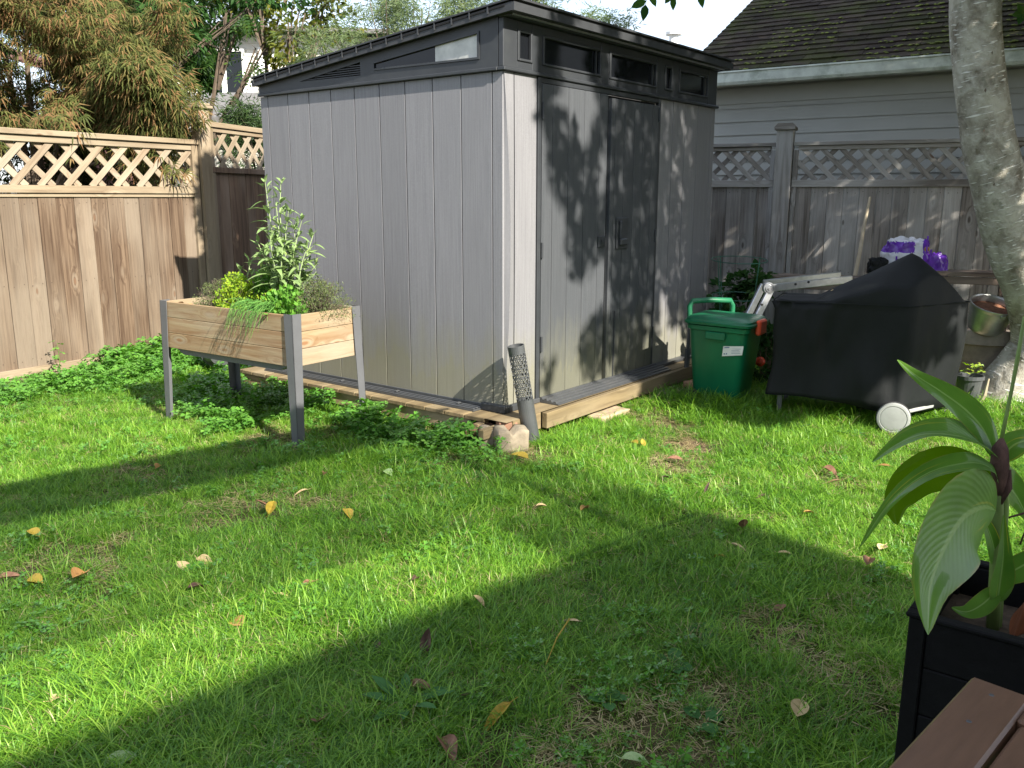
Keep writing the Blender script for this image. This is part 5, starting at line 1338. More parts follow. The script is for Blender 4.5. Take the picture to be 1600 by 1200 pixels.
crown_shade_leaves(3800, 4.45, 5.5, 2.12, 3.12, -3.2, -.4, lambda w, q_: 1 if noise.noise(Vector((w * 3, q_ * 3, 40))) > -.3 else 0, (.08, .13))  # extra unseen leaves added to keep the grill cover and bin shaded
# unseen leaf mass added to shade the fence panel past the post
crown_shade_leaves(4200, 2.95, 4.1, 6.1, 7.8, 3.2, 4.6, lambda w, q_: 1 if q_ < 7.25 + .5 * (w - 2.94) else 0, (.09, .13))
part('crown', fol, M_birchl, bi)
def limb(a, b, r0, r1, sag=.2, seg=7):
    a, b = Vector(a), Vector(b); pts_ = [a.lerp(b, t / 6) + Vector((rv(-.06, .06), rv(-.06, .06), sag * math.sin(math.pi * t / 6))) * (0 if t in (0,) else 1) for t in range(7)]
    br_.tube([p - o0 for p in pts_], [r0 + (r1 - r0) * t / 6 for t in range(7)], seg)
for a, b, r0 in (((2.97, 5.83, 3.0), (1.6, 4.6, 4.9), .07), ((3.1, 5.75, 3.5), (5.6, 3.4, 5.0), .09), ((3.3, 5.6, 4.0), (3.8, 2.8, 5.6), .08), ((3.5, 5.3, 4.9), (5.2, 4.6, 7.2), .07), ((3.55, 5.25, 5.0), (2.2, 3.7, 5.6), .05), ((3.3, 5.6, 4.0), (6.6, 5.0, 4.6), .07), ((3.6, 5.2, 5.2), (4.4, 3.0, 7.4), .06)): limb(a, b, r0, .015)
part('branch', br_, M_bark, bi, True)
# small shoot of leaves on the trunk near the top of the view
q = MB()
for i in range(7):
    a = i * 1.1; q.leaf(Vector((3.14, 5.64, 2.46)) - o0, (math.cos(a), -.3, math.sin(a)), (0, -1, .3), .07, .045, .2, .1, seg=3)
part('shoot', q, M_ash, bi)

# hanging leafy branches over the shed roof (their tree stands out of view)
hz_ = thing('overhanging_branch', 'leafy branch with oval leaves hanging in at the top centre', 'branch', (.45, 2.45, 2.058)); hz_.scale = (.5, .5, .5); hb0 = Vector((.9, 4.9, 2.75))
q = MB(); tw = MB()
def spray(p0, p1, n_, L_, W_l):
    p0, p1 = Vector(p0) - hb0, Vector(p1) - hb0; tw.tube([p0, p0.lerp(p1, .5) + Vector((0, 0, .03)), p1], [.005, .003, .0015], 5)
    for i in range(n_):
        t = (i + .6) / n_; c = p0.lerp(p1, t); a = 1 if i % 2 else -1
        d = (p1 - p0).normalized(); sd_ = d.cross(Vector((0, 1, 0))).normalized() * a
        q.leaf(c, sd_ + d * .6 + Vector((rv(-.3, .3), rv(-.6, .3), rv(-.5, .1))), Vector((rv(-.5, .5), -1, rv(-.3, .6))), L_ * rv(.8, 1.1), W_l, .15, .15, seg=3, prof=lambda t: math.sin(math.pi * t ** .9) ** .7)
    q.leaf(p1, (p1 - p0), (0, -1, 0), L_, W_l, .15, .1, seg=3)
spray((.75, 4.95, 2.7), (.70, 4.9, 2.36), 7, .085, .045); spray((.85, 5.0, 2.62), (.60, 4.9, 2.44), 7, .07, .035); spray((.85, 5.0, 2.6), (.86, 5.0, 2.42), 5, .07, .035)
spray((.5, 4.95, 2.68), (.38, 4.9, 2.44), 6, .07, .035); spray((.95, 5.0, 2.6), (1.0, 5.0, 2.44), 6, .08, .04)
spray((1.35, 5.1, 2.75), (1.08, 5.0, 2.47), 7, .06, .03); spray((1.5, 5.1, 2.7), (1.3, 5.0, 2.46), 6, .06, .03)
part('foliage', q, M_ash, hz_); tw.tube([(-.3, .1, .05), (.0, .1, .12), (.7, .2, .1), (2.0, .8, .3)], [.006, .01, .016, .03], 6); part('twig', tw, M_twig, hz_)

# ================================================================== TREES beyond the fences
def crown_blob(q, c, rx, ry, rz_, n_, fn):
    for i in range(n_):
        d = rdir(); u_ = rnd.random() ** .35; p = Vector(c) + Vector((d.x * rx, d.y * ry, d.z * rz_)) * u_
        p += Vector((noise.noise(p * 1.8), noise.noise(p * 1.8 + Vector((9, 0, 0))), noise.noise(p * 1.8 + Vector((0, 9, 0))))) * .35
        if noise.noise(p * 1.7 + Vector((3, 3, 3))) < -.18: continue
        fn(q, p, d)
def maple_leaf(q, p, d):
    # seven thread like lobes, fanned wide and drooping at the tips
    dr = (Vector((d.x, d.y * .6 - .5, -.25)) + rdir() * .6).normalized(); nn = (Vector((0, -.6, .8)) + rdir() * .5); nn = (nn - dr * nn.dot(dr)).normalized(); s_ = dr.cross(nn)
    L_ = rv(.10, .18)
    for k in range(7):
        a = (k - 3) * .46; v_ = dr * math.cos(a) + s_ * math.sin(a); Lk = L_ * (1 - .13 * abs(k - 3)) * rv(.8, 1.1); w = .013
        m1 = p + v_ * Lk * .45 + nn * Lk * .12; e = p + v_ * Lk - Vector((0, 0, rv(.15, .45) * Lk)); t_ = v_.cross(nn).normalized() * w * .5
        q.add([p, m1 + t_, e, m1 - t_], [(0, 1, 2, 3)])
mp_ = thing('maple_tree', 'threadleaf maple turning tan and red over the left fence', 'tree', (-4.6, 8.6, 0)); mo = Vector((-4.6, 8.6, 0)); q = MB()
for (c, rx, ry, rz_, n_) in (((-4.6, 8.3, 2.6), 1.1, .7, .9, 2300), ((-5.3, 8.0, 2.4), .8, .5, .8, 1200), ((-5.0, 8.2, 3.5), 1.0, .5, .5, 1000), ((-4.0, 7.9, 2.75), .7, .4, .5, 700), ((-3.6, 8.0, 2.3), .55, .4, .32, 900), ((-3.05, 7.75, 2.12), .40, .3, .28, 520), ((-3.3, 7.9, 1.85), .42, .3, .22, 420), ((-5.6, 8.4, 2.9), .9, .6, .9, 900), ((-4.2, 8.0, 3.3), .8, .5, .5, 900), ((-3.15, 8.3, 2.75), .22, .2, .22, 110), ((-3.0, 8.2, 3.05), .25, .2, .12, 90), ((-2.97, 7.52, 1.62), .13, .06, .13, 34), ((-3.30, 6.98, 1.66), .14, .06, .10, 20), ((-3.5, 7.0, 1.78), .3, .08, .06, 26), ((-4.6, 7.6, 1.95), .8, .2, .2, 260)):
    crown_blob(q, Vector(c) - mo, rx, ry, rz_, n_, maple_leaf)
part('crown', q, M_maple, mp_)
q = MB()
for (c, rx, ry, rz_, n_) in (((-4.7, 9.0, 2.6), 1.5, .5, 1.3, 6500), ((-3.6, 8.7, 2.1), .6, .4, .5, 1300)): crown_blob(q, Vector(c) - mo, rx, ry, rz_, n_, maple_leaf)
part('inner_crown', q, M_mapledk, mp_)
q = MB(); q.tube([(0, 0, -.1), (.05, 0, .7), (-.05, .1, 1.3), (.1, 0, 2.0)], [.09, .07, .06, .03], 8)
for e in ((-.9, -.3, 2.6), (.9, -.4, 2.2), (1.5, -.8, 2.1), (.3, -.3, 3.3), (-.4, .1, 3.2), (1.1, -.5, 1.75)): q.tube([(0, 0, 1.1), (e[0] * .4, e[1] * .4, 1.2 + (e[2] - 1.2) * .7), e], [.04, .022, .006], 6)
part('trunk', q, M_twig, mp_)

def tree(name, label, base, blobs, fn, mat, trunk=.12, mat2=None):
    th_ = thing(name, label, 'tree', base); b0 = Vector(base); q = MB(); tw = MB(); mid = Vector((0, 0, max(.5, blobs[0][0][2] * .45)))
    tw.tube([(0, 0, -.1), mid * .5 + Vector((.04, 0, 0)), mid], [trunk, trunk * .8, trunk * .6], 8)
    for (c, rx, ry, rz_, n_) in blobs:
        crown_blob(q, Vector(c) - b0, rx, ry, rz_, n_, fn); e = Vector(c) - b0
        tw.tube([mid, mid.lerp(e, .5) + Vector((0, 0, .12)), e + Vector((rv(-.2, .2), 0, rz_ * .5))], [trunk * .4, trunk * .22, trunk * .06], 6, cap=False)
        for k in range(5): f = e + Vector((rv(-rx, rx), rv(-ry, ry), rv(-rz_, rz_))) * .8; tw.tube([mid.lerp(e, .6), e.lerp(f, .5), f], [trunk * .15, trunk * .08, .003], 4, cap=False)
    part('crown', q, mat, th_); part('trunk', tw, M_twig, th_); return th_
def oval(L0, L1, r=.42):
    def fn(q, p, d):
        L_ = rv(L0, L1); q.leaf(p, d + Vector((0, 0, rv(-.9, .2))) + rdir() * .5, Vector((0, 0, 1)) + rdir() * .7, L_, L_ * r, .2, .15, seg=1)
    return fn
def compound(q, p, d):
    # ash leaf: paired leaflets along a stalk
    dr = (d + Vector((0, 0, -.5)) + rdir() * .4).normalized(); s_ = dr.orthogonal().normalized(); s_ = (s_ * math.cos(1) + dr.cross(s_) * math.sin(1)).normalized()
    for k in range(4):
        c = p + dr * .045 * k
        for sg in (1, -1): q.quadleaf(c, s_ * sg + dr * .5 + Vector((0, 0, -.2)), dr.cross(s_), rv(.055, .08), .024)
    q.quadleaf(p + dr * .18, dr, s_, .07, .026)
tree('ash_tree', 'dark green leafy tree between the maple and the cream house', (-4.0, 11.2, 0),
     [((-4.4, 11.2, 3.2), .75, .5, .7, 1500), ((-4.15, 11.1, 2.75), .38, .4, .30, 600), ((-3.75, 11.2, 3.35), .33, .4, .36, 560), ((-4.4, 11.2, 3.95), 1.5, .6, .45, 1900), ((-5.2, 11.3, 3.6), .9, .5, .7, 1300), ((-5.9, 11.3, 3.0), .8, .5, .8, 900), ((-3.25, 10.9, 3.42), .4, .3, .16, 260), ((-3.0, 10.9, 3.05), .1, .2, .08, 18)], compound, M_ash)
tree('broadleaf_tree', 'yellowing olive tree behind the left end of the shed roof', (-2.9, 11.0, 0),
     [((-2.62, 11.0, 3.3), .28, .4, .42, 1200), ((-3.0, 11.0, 3.98), 1.1, .4, .42, 2400), ((-2.6, 10.9, 2.55), .22, .3, .25, 300), ((-2.2, 11.1, 3.6), .35, .3, .35, 500)], oval(.06, .10, .6), M_yell)
def narrow(q, p, d):
    dr = (Vector((rv(-1, 1), rv(-.4, .4), rv(-.9, .35)))).normalized()
    for k in range(5): q.quadleaf(p + dr * .03 * k, dr + rdir() * .7, rdir(), rv(.05, .09), .010)
tree('bamboo', 'feathery narrow leafed bamboo behind the middle of the shed roof', (-1.3, 10.4, 0),
     [((-1.95, 10.3, 2.9), .55, .4, .42, 1200), ((-.9, 10.3, 3.35), .75, .4, .42, 2300), ((.1, 10.3, 3.55), .7, .4, .38, 1600), ((-2.3, 10.3, 2.6), .3, .3, .3, 400), ((.95, 10.3, 3.2), .35, .3, .2, 260), ((-1.5, 10.3, 3.5), .5, .3, .14, 260)], narrow, M_bambl, .05)
tree('alder_tree', 'dark leafy tree whose boughs hang along the top left', (-4.9, 9.6, 0),
     [((-4.7, 9.6, 3.42), 1.1, .5, .36, 2300), ((-3.55, 9.6, 3.30), .75, .4, .24, 1700), ((-3.3, 9.6, 3.0), .35, .3, .22, 420), ((-2.7, 9.6, 3.34), .45, .3, .16, 620), ((-5.7, 9.6, 3.2), .8, .5, .5, 1200), ((-3.85, 9.6, 2.85), .35, .3, .28, 520)], oval(.06, .09, .5), M_shrub, .045)
tree('conifer_shrub', 'fine leafed evergreen shrub between the fence post and the shed', (-2.75, 9.6, 0),
     [((-2.72, 9.5, 2.0), .28, .25, .36, 1700), ((-2.8, 9.6, 1.3), .3, .25, .5, 900)], narrow, M_conif, .05)
tree('hedge', 'dark evergreen hedge low behind the left fence lattice', (-4.2, 8.9, 0),
     [((-4.6, 8.9, 1.2), 1.3, .3, .75, 3000), ((-6.3, 8.9, 1.3), 1.2, .3, .9, 3000), ((-5.4, 8.7, 1.0), 1.0, .3, .8, 2200), ((-3.3, 8.8, 1.3), .5, .3, .6, 1200), ((-2.4, 9.4, 1.3), .35, .3, .6, 900)], oval(.05, .09, .5), M_conif, .05)

# ================================================================== CANNA in the black planter
BZ = .485; b0 = Vector((.868, 1.752, 0)); bd = (Vector((1.041, 1.619, 0)) - b0).normalized(); bang = math.atan2(bd.y, bd.x)
bx = thing('planter_box', 'black wooden planter box at the right edge of the lawn', 'planter', b0, bang)
Lb, Db = .46, .40
piece('corner_post', 0, .035, 0, .035, -.01, BZ - .012, M_blackpl, bx); piece('corner_post', Lb - .035, Lb, 0, .035, -.01, BZ - .012, M_blackpl, bx)
piece('corner_post', 0, .035, Db - .035, Db, -.01, BZ - .012, M_blackpl, bx); piece('corner_post', Lb - .035, Lb, Db - .035, Db, -.01, BZ - .012, M_blackpl, bx)
for i in range(4):
    z1 = BZ - .013 - .113 * i; z0 = z1 - .111
    piece('board', .036, Lb - .036, .005, .023, z0, z1, M_blackpl, bx, .003); piece('board', .036, Lb - .036, Db - .023, Db - .005, z0, z1, M_blackpl, bx, .003)
    piece('board', .005, .023, .036, Db - .036, z0, z1, M_blackpl, bx, .003); piece('board', Lb - .023, Lb - .005, .036, Db - .036, z0, z1, M_blackpl, bx, .003)
piece('rim', -.006, Lb + .006, -.006, .022, BZ - .011, BZ, M_blackpl, bx); piece('rim', -.006, Lb + .006, Db - .022, Db + .006, BZ - .011, BZ, M_blackpl, bx)
piece('rim', -.006, .022, .023, Db - .023, BZ - .011, BZ, M_blackpl, bx); piece('rim', Lb - .022, Lb + .006, .023, Db - .023, BZ - .011, BZ, M_blackpl, bx)
part('soil', MB().box(.024, Lb - .024, .024, Db - .024, .2, BZ - .09), M_soil, bx)

ca = thing('canna_plant', 'tall canna with broad drooping green leaves in the black planter box', 'plant', (1.12, 1.85, .36)); c0 = Vector((1.12, 1.85, .36))
def broad(pts_, wid, nrm, name='leaf', mat=None, fold=.18, wave=.006, shape=.62, label=None, segs=22, twist=0):
    """large leaf along a curve; nrm = the way the blade faces"""
    P = [Vector(p) - c0 for p in pts_]; nrm = Vector(nrm).normalized(); vs = []; uvs = []; fs = []; nw = 8
    for i in range(segs + 1):
        t = i / segs; c = catmull(P, t); c2 = catmull(P, min(1, t + .01)); c1 = catmull(P, max(0, t - .01)); tg = (c2 - c1).normalized()
        sd_ = nrm.cross(tg).normalized()
        if twist: sd_ = Matrix.Rotation(twist * t, 3, tg) @ sd_
        nn = tg.cross(sd_)
        w = wid * .5 * (math.sin(math.pi * min(1, t ** shape)) ** 1.0 if 0 < t < 1 else 0) + .0012
        for k in range(nw + 1):
            s_ = (k / nw - .5) * 2
            off = sd_ * s_ * w + nn * (abs(s_) * w * fold - .3 * w * fold * s_ * s_) + nn * wave * math.sin(t * 9 + s_ * 2.2) * abs(s_) ** 2 * min(1, w * 20)
            vs.append(c + off); 
    for i in range(segs):
        for k in range(nw):
            a = i * (nw + 1) + k; fs.append((a, a + 1, a + nw + 2, a + nw + 1)); uvs.append([(k / nw, i / segs), ((k + 1) / nw, i / segs), ((k + 1) / nw, (i + 1) / segs), (k / nw, (i + 1) / segs)])
    m_ = MB(); m_.add(vs, fs, uvs); return obj(name, m_, mat or M_canna, ca, True, label=label)
# stems
q = MB(); q.tube([Vector(p) - c0 for p in ((1.115, 1.85, .36), (1.105, 1.85, .52), (1.09, 1.85, .68), (1.077, 1.85, .82))], [.015, .014, .012, .010], 10); part('stem', q, M_cannastem, ca, True)
q = MB(); q.tube([Vector(p) - c0 for p in ((1.13, 1.86, .36), (1.125, 1.87, .55), (1.11, 1.86, .70), (1.09, 1.86, .80))], [.011, .010, .009, .007], 8); part('stem', q, M_cannastem, ca, True)
q = MB(); q.tube([Vector(p) - c0 for p in ((1.077, 1.85, .82), (1.083, 1.85, .90), (1.088, 1.85, .965), (1.092, 1.85, 1.03), (1.096, 1.85, 1.12))], [.0045, .0042, .004, .0045, .004], 8); part('flower_stalk', q, M_cannastem, ca, True)
q = MB(); q.tube([Vector(p) - c0 for p in ((1.086, 1.845, .715), (1.082, 1.842, .75), (1.078, 1.84, .79), (1.075, 1.842, .83), (1.078, 1.847, .85))], [.005, .014, .019, .016, .004], 10, wob=.35)
q.tube([Vector(p) - c0 for p in ((1.09, 1.842, .70), (1.10, 1.838, .74), (1.10, 1.84, .78))], [.004, .009, .003], 7, wob=.4); part('dried_flower', q, M_dried, ca, True)
broad([(1.080, 1.84, .685), (1.030, 1.80, .708), (.965, 1.757, .702), (.908, 1.711, .657), (.862, 1.665, .587), (.845, 1.62, .500)], .205, (.35, -1, .12), label='largest drooping leaf with a yellow streak', fold=.12, shape=.86)
broad([(1.085, 1.87, .735), (1.04, 1.90, .755), (.985, 1.93, .755), (.94, 1.95, .72), (.915, 1.96, .655), (.925, 1.97, .60)], .125, (.15, -1, -.1), label='rounded yellow green leaf lit from behind', fold=.12, shape=.86, mat=M_canna2)
broad([(1.08, 1.84, .75), (1.045, 1.82, .79), (.985, 1.80, .808), (.90, 1.80, .785), (.825, 1.80, .72), (.768, 1.80, .615)], .05, (-.45, -.5, .85), label='long narrow leaf arching down to the left', fold=.3, shape=.8)
broad([(1.075, 1.85, .80), (1.03, 1.85, .835), (.97, 1.84, .857), (.90, 1.84, .860), (.84, 1.83, .84), (.79, 1.83, .80)], .085, (.0, -.28, .95), label='leaf folded towards the left above the others', fold=.55)
broad([(1.077, 1.86, .80), (1.05, 1.87, .86), (1.01, 1.88, .905), (.955, 1.89, .945), (.90, 1.90, .98), (.855, 1.90, 1.015)], .062, (.3, -.9, .2), label='upright pointed leaf rising to the left', fold=.25)
broad([(1.08, 1.85, .80), (1.12, 1.86, .835), (1.18, 1.87, .835), (1.25, 1.88, .79)], .06, (.0, -.5, .85), fold=.3)
broad([(1.08, 1.85, .76), (1.11, 1.87, .74), (1.15, 1.88, .70), (1.19, 1.88, .63)], .07, (.0, -1, .3), fold=.2)
broad([(1.10, 1.825, .47), (1.092, 1.81, .53), (1.085, 1.80, .60), (1.075, 1.80, .69)], .05, (0, -1, 0), label='small upright leaf clasping the stem', fold=.5)
broad([(1.10, 1.83, .50), (1.06, 1.81, .475), (1.02, 1.80, .46), (.985, 1.80, .47)], .045, (0, -.8, .6), fold=.3)
broad([(1.10, 1.84, .52), (1.14, 1.82, .56), (1.18, 1.81, .60), (1.2, 1.81, .62)], .06, (0, -1, .3), fold=.3)
broad([(1.10, 1.85, .55), (1.085, 1.84, .60), (1.06, 1.84, .655), (1.05, 1.85, .64)], .03, (0, -1, .3), fold=.3)
broad([(1.135, 1.80, .40), (1.14, 1.79, .46), (1.15, 1.785, .50), (1.165, 1.785, .53)], .075, (.3, -1, 0), label='dead reddish brown leaf standing in the box', mat=M_deadleaf, fold=.4, name='dead_leaf')
q = MB(); q.tube([Vector(p) - c0 for p in ((1.12, 1.86, .66), (1.15, 1.85, .675), (1.165, 1.85, .66), (1.15, 1.85, .60))], [.002, .003, .003, .0015], 6); part('tendril', q, M_dried, ca, True)

# ================================================================== BROWN TABLE
T0 = Vector((.639, 1.095, .72)); td = Vector((.435 - .639, .894 - 1.095, 0)).normalized(); tang = math.atan2(td.y, td.x)
tb = thing('garden_table', 'brown resin table corner with a slatted panel in the lower right', 'table', (T0.x, T0.y, 0), tang)
# local x runs along the left edge towards the viewer; +y is to the right of that edge
def TL(x0, x1, y0, y1, z0=.695, z1=.72, nm='frame_board', ch=.004): return piece(nm, x0, x1, y0, y1, z0, z1, M_table, tb, ch)
TL(0, .80, 0, .075); TL(0, .072, .0755, .80); TL(.728, .80, .0755, .80)
for i in range(5): TL(.077, .724, .081 + .125 * i, .2 + .125 * i, .697, .718, 'slat')
for x, y in ((.03, .03), (.72, .03), (.03, .72), (.72, .72)): piece('leg', x, x + .05, y, y + .05, -.005, .694, M_table, tb)
for (x, y) in ((.035, .035), (.035, .12), (.12, .035), (.03, .30), (.30, .03)): obj('screw', MB().lathe([(0, .0009), (.0028, .0008), (.0034, 0)], 10, (x, y, .7201)), M_metaldk, tb)
piece('apron', .02, .78, .012, .03, .63, .694, M_table, tb); piece('apron', .012, .03, .031, .78, .63, .694, M_table, tb)

# ================================================================== FALLEN LEAVES, each one an object
LV = [
(-1.93,3.31,'yellow',.085,'mustard yellow curled leaf farthest left on the shaded lawn'),
(-1.71,2.88,'yellow',.11,'yellow green leaf with brown edge by the bare patch at the far left'),
(-1.54,2.88,'orange',.09,'round orange tan leaf right of the yellow green one at the far left'),
(-1.80,2.90,'brown',.08,'brown leaf at the left frame edge on the bare patch'),
(-1.21,3.0,'tan',.085,'pale tan leaf lying flat in the left middle of the lawn'),
(-1.15,3.05,'tan',.085,'greyish tan leaf touching the pale tan one in the left middle lawn'),
(-1.10,2.81,'dark',.07,'dark curled leaf below the pair of tan leaves on the left lawn'),
(-.89,2.59,'orange',.085,'yellow orange leaf on the shade edge of the lower sunlit strip'),
(-1.05,3.60,'yellow',.09,'bright yellow curled leaf on the lawn in front of the planter'),
(-1.11,3.66,'brown',.06,'small brown leaf touching the bright yellow curled leaf'),
(-.71,3.57,'yellow',.09,'yellow brown cupped leaf right of the bright yellow curled leaf'),
(-.98,3.85,'tan',.07,'thin tan leaf below the front leg of the raised planter'),
(-.62,4.15,'green',.07,'pale green yellow leaf between the planter and the concrete blocks'),
(-1.80,4.25,'orange',.06,'small orange leaf on the shade edge left of the planter'),
(-.93,4.13,'brown',.05,'small brown leaf just right of the planter front leg'),
(-.79,2.78,'tan',.05,'small tan leaf above the yellow orange one in the shade edge'),
(-.72,2.86,'brown',.06,'brown leaf on the upper edge of the sunlit strip'),
(-.34,2.88,'dark',.055,'small dark upright leaf in the middle of the sunlit strip'),
(-.11,2.70,'tan',.055,'small pale tan leaf standing alone right of the sunlit strip'),
(.13,3.66,'tan',.05,'little tan leaf left of the small orange one mid lawn'),
(.32,3.64,'orange',.055,'small orange leaf in the shade mid lawn'),
(-.41,2.43,'dark',.05,'dark leaf on the lower shade edge left of the centre'),
(-.25,2.41,'dark',.09,'dark brown twisted leaf standing in the shade near the centre'),
(-.27,2.20,'brown',.12,'long flat brown leaf near the dandelion plant'),
(-.12,2.15,'dark',.06,'dark leaf between the long brown leaf and the long yellow leaf'),
(-.04,2.07,'yellow',.12,'long narrow yellow green leaf near the bottom centre'),
(-.50,2.02,'brown',.075,'reddish brown cupped leaf near the bottom left of centre'),
(-.16,1.94,'brown',.10,'large brown leaf nearest the bottom edge of the view'),
(.85,4.36,'brown',.08,'brown curled leaf cluster on the sunny lawn right of the platform'),
(.68,4.72,'yellow',.09,'yellow leaf lying in the sun below the shed platform'),
(.73,4.67,'yellow',.06,'small yellow leaf touching the larger one below the platform'),
(.90,3.83,'dark',.06,'dark upright leaf in the sun above the long shade edge'),
(.96,3.40,'brown',.08,'brown upright leaf on the shade edge right of centre'),
(.90,3.23,'tan',.08,'thin tan twig like leaf just inside the shade right of centre'),
(.80,3.15,'yellow',.05,'small yellow leaf in the shade right of centre'),
(1.06,3.16,'tan',.06,'narrow tan leaf near the shade edge towards the canna'),
(1.60,4.18,'brown',.085,'brown folded leaf in the sun in front of the grill wheel'),
(1.56,4.02,'brown',.07,'brown leaf just below the folded one in front of the grill'),
(1.89,4.25,'orange',.08,'orange leaf in the sun behind the long canna leaf'),
(1.45,3.20,'tan',.08,'tan leaf at the shade edge beside the canna leaves'),
(1.33,3.04,'brown',.09,'brown leaf in shade beside the largest canna leaf'),
(.89,2.66,'brown',.08,'brown leaf near the bare patch left of the black planter box'),
(.76,2.07,'tan',.10,'tan brown oval leaf left of the brown table corner'),
(1.02,2.02,'tan',.06,'small tan leaf against the foot of the black planter box'),
(.76,4.07,'dark',.05,'small dark leaf in the sun above the centre shade'),
(1.14,3.78,'dark',.05,'small dark leaf in the sunny lawn left of the folded brown leaf'),
(1.29,3.58,'orange',.05,'tiny orange leaf in the sun above the shade edge'),
(.04,4.40,'yellow',.12,'yellow leaf lying directly in front of the concrete blocks'),
(-1.23,2.16,'tan',.09,'pale tan leaf near the bottom left corner'),
(-.95,1.87,'green',.08,'rounded pale green leaf at the bottom left edge'),
(.30,1.87,'green',.07,'small green leaf at the bottom edge right of centre'),
(2.18,5.32,'tan',.06,'tan leaf under the black grill cover hem'),
(.19,2.59,'tan',.07,'tan leaf head on the long yellow stalk'),
]
lm = {}
for i, (x, y, c_, s_, lab) in enumerate(LV):
    q = MB(); L_ = s_ * 1.0; rr_ = random.Random(i)
    W_l = L_ * {'yellow': .5, 'tan': .48, 'orange': .62, 'brown': .5, 'dark': .42, 'green': .62}[c_]
    if 'long' in lab or 'thin' in lab or 'narrow' in lab: W_l = L_ * .25
    q.leaf((-L_ / 2, 0, 0), (1, 0, .12 * rr_.uniform(-1, 1)), (0, 0, 1), L_, W_l, rr_.uniform(.3, 1.1), rr_.uniform(-.35, .35), seg=5, prof=lambda t: math.sin(math.pi * t ** .85) ** .8)
    q.tube([(-L_ / 2, 0, 0), (-L_ * .7, .006, .004)], [.0012, .0008], 4)
    tl = 1.0 if 'upright' in lab or 'standing' in lab or 'twisted' in lab else 0
    o = link('fallen_leaf', q.mesh('fallen_leaf', M_fl[c_]), None, (x, y, gz(x, y) + .034 + (.02 if tl else 0)), (rr_.uniform(-.3, .3), rr_.uniform(-.25, .25) - tl * .8, rr_.uniform(0, 6.28)))
    sm = o.modifiers.new('thick', 'SOLIDIFY'); sm.thickness = .0006
    tag(o, lab, 'leaf', 'fallen leaves on the lawn')
put('leaf_stalk', MB().tube([(.185, 2.56, .05), (.14, 2.45, .045), (.10, 2.30, .04)], [.0028, .0024, .0012], 5).mesh('leaf_stalk', M_fl['yellow']), (0, 0, 0), (0, 0, 0), 'long thin yellow stalk lying on the shaded lawn right of centre', 'twig')
# broadleaf weeds
def rosette(x, y, n_, L_, W_l, label, mat=M_weed, up=.35):
    th_ = thing('weed', label, 'weed', (x, y, gz(x, y)), group='broadleaf weeds in the lawn')
    for i in range(n_):
        a = i * 2.4 + rv(-.2, .2); q = MB(); q.leaf((.006 * math.cos(a), .006 * math.sin(a), .012), (math.cos(a), math.sin(a), rv(up * .6, up * 1.5)), (0, 0, 1), L_ * rv(.75, 1.15), W_l * rv(.8, 1.15), .25, .22, seg=4, prof=lambda t: math.sin(math.pi * t ** 1.3) ** .8)
        part('leaf', q, mat, th_)
rosette(-.29, 2.13, 9, .12, .035, 'dandelion plant with long leaves near the bottom centre', up=.5)
rosette(.47, 2.35, 6, .07, .045, 'round leaved weed in the shade right of centre')
rosette(.26, 2.15, 5, .06, .04, 'small round leaved weed below the bottom centre right')
rosette(.51, 2.06, 4, .06, .045, 'round leaved weed near the bare soil left of the table')
rosette(-.39, 1.97, 5, .06, .04, 'small weed near the bottom edge left of centre')
rosette(.05, 2.35, 4, .06, .042, 'single round leaved weed left of the yellow stalk end')
rosette(.62, 2.55, 5, .055, .04, 'weed with small oval leaves mid right in the shade')
rosette(-.2, 4.15, 7, .09, .045, 'broad leaved plant in the shade below the concrete blocks')
rosette(-.55, 4.35, 7, .10, .045, 'broad leaved plant by the ground cover below the shed rail')
rosette(2.0, 4.95, 7, .09, .04, 'leafy weed in the grass left of the grill wheel')
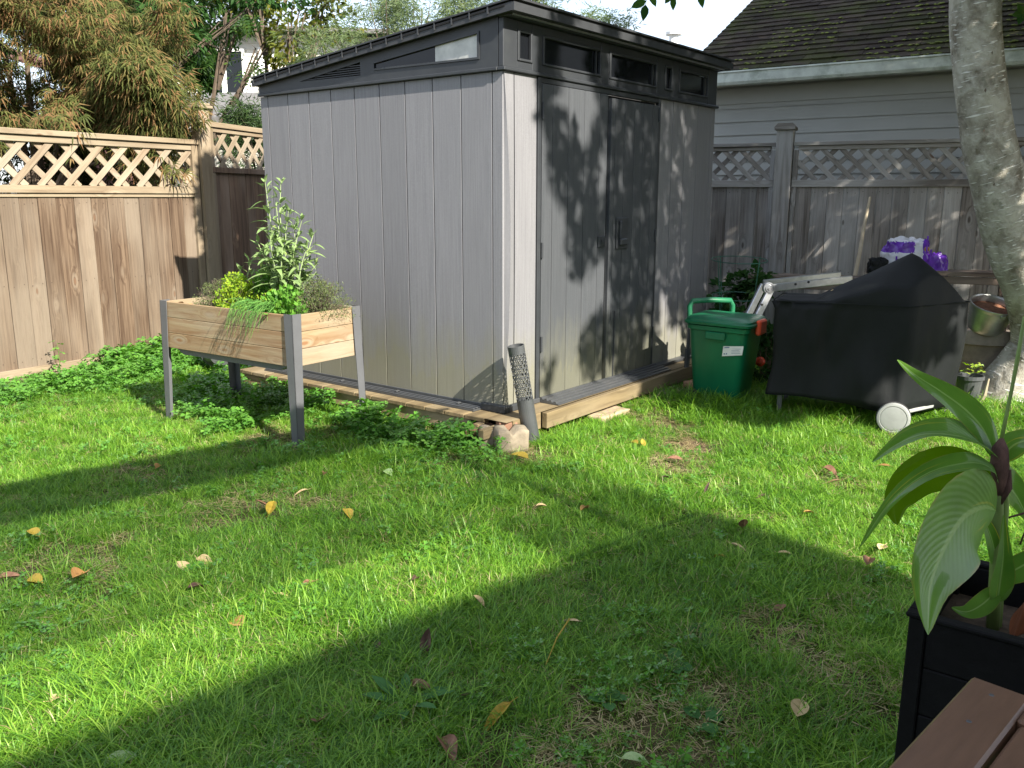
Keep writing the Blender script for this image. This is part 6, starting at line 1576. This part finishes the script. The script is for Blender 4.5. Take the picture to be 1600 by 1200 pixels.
rosette(1.75, 5.15, 7, .08, .04, 'leafy weed under the left half of the grill')

# ================================================================== BEHIND THE CAMERA: unseen shapes added to cast the lawn's shade
um = thing('sun_blocker', 'added unseen slatted pergola with a cloth front standing above the viewer', 'pergola', (0, 0, 0), math.atan2(WD_.y, WD_.x))  # added out of view; outline and slat gaps shaped by the lawn shade
# local x = WD (across the sun), local y = HD (away from the sun)
M_canv = plain('blocker_cloth', (.35, .33, .29), .9)
cz = 2.62; y1 = (3.38 - cz) / .73; y0 = (2.02 - cz) / .73; yf = (1.5 - cz) / .73
ym = (2.95 - cz) / .73
q = MB(); q.prism([(-2.6, ym), (2.92, ym), (2.98, y1 - .75), (2.62, y1 - .16), (2.25, y1), (-2.6, y1)], cz, cz + .012, axis='z'); part('blocker_sheet', q, M_canv, um)
yy = ym - .01; k_ = 0
while yy > yf:
    w1 = 2.95 if yy > y0 else 2.95; w0 = -2.6 if yy > y0 else 2.15
    piece('slat', w0, w1, yy - (.024 if yy > y0 else .034), yy, cz, cz + .004, M_canv, um, 0); yy -= .056; k_ += 1
for x in (-2.5, 2.6): part('pole', MB().tube([(x, -3.2, 0), (x, -3.2, 2.55), (x, -3.0, 2.70), (x, y1 - .1, 2.70 - .05)], .03, 8), M_metaldk, um)
ho = thing('house', 'unseen sided house with low pitched roof behind the viewer, placed for the lawn shade', 'house', (0, 0, 0), math.atan2(WD_.y, WD_.x))  # unseen; eave height and end wall set for the near lawn shade
part('wall', MB().box(-9, 2.75, -13, -5.0, -.05, 4.9), M_cream, ho)
part('roof', MB().prism([(-4.57, 4.93), (-4.57, 4.99), (-9, 6.4), (-13.4, 4.99), (-13.4, 4.93)], -9.3, 3.0, axis='x'), M_greyroof, ho)
for x in (-6.5, -3.5, .2):
    w = part('window', MB().box(x, x + 1.6, -5.0, -4.96, 1.0, 2.1), M_white, ho); part('pane', MB().box(x + .06, x + 1.54, -4.96, -4.95, 1.06, 2.04), M_glass, w)
d_ = part('door', MB().box(-1.6, -.5, -5.0, -4.95, 0, 2.05), M_white, ho)
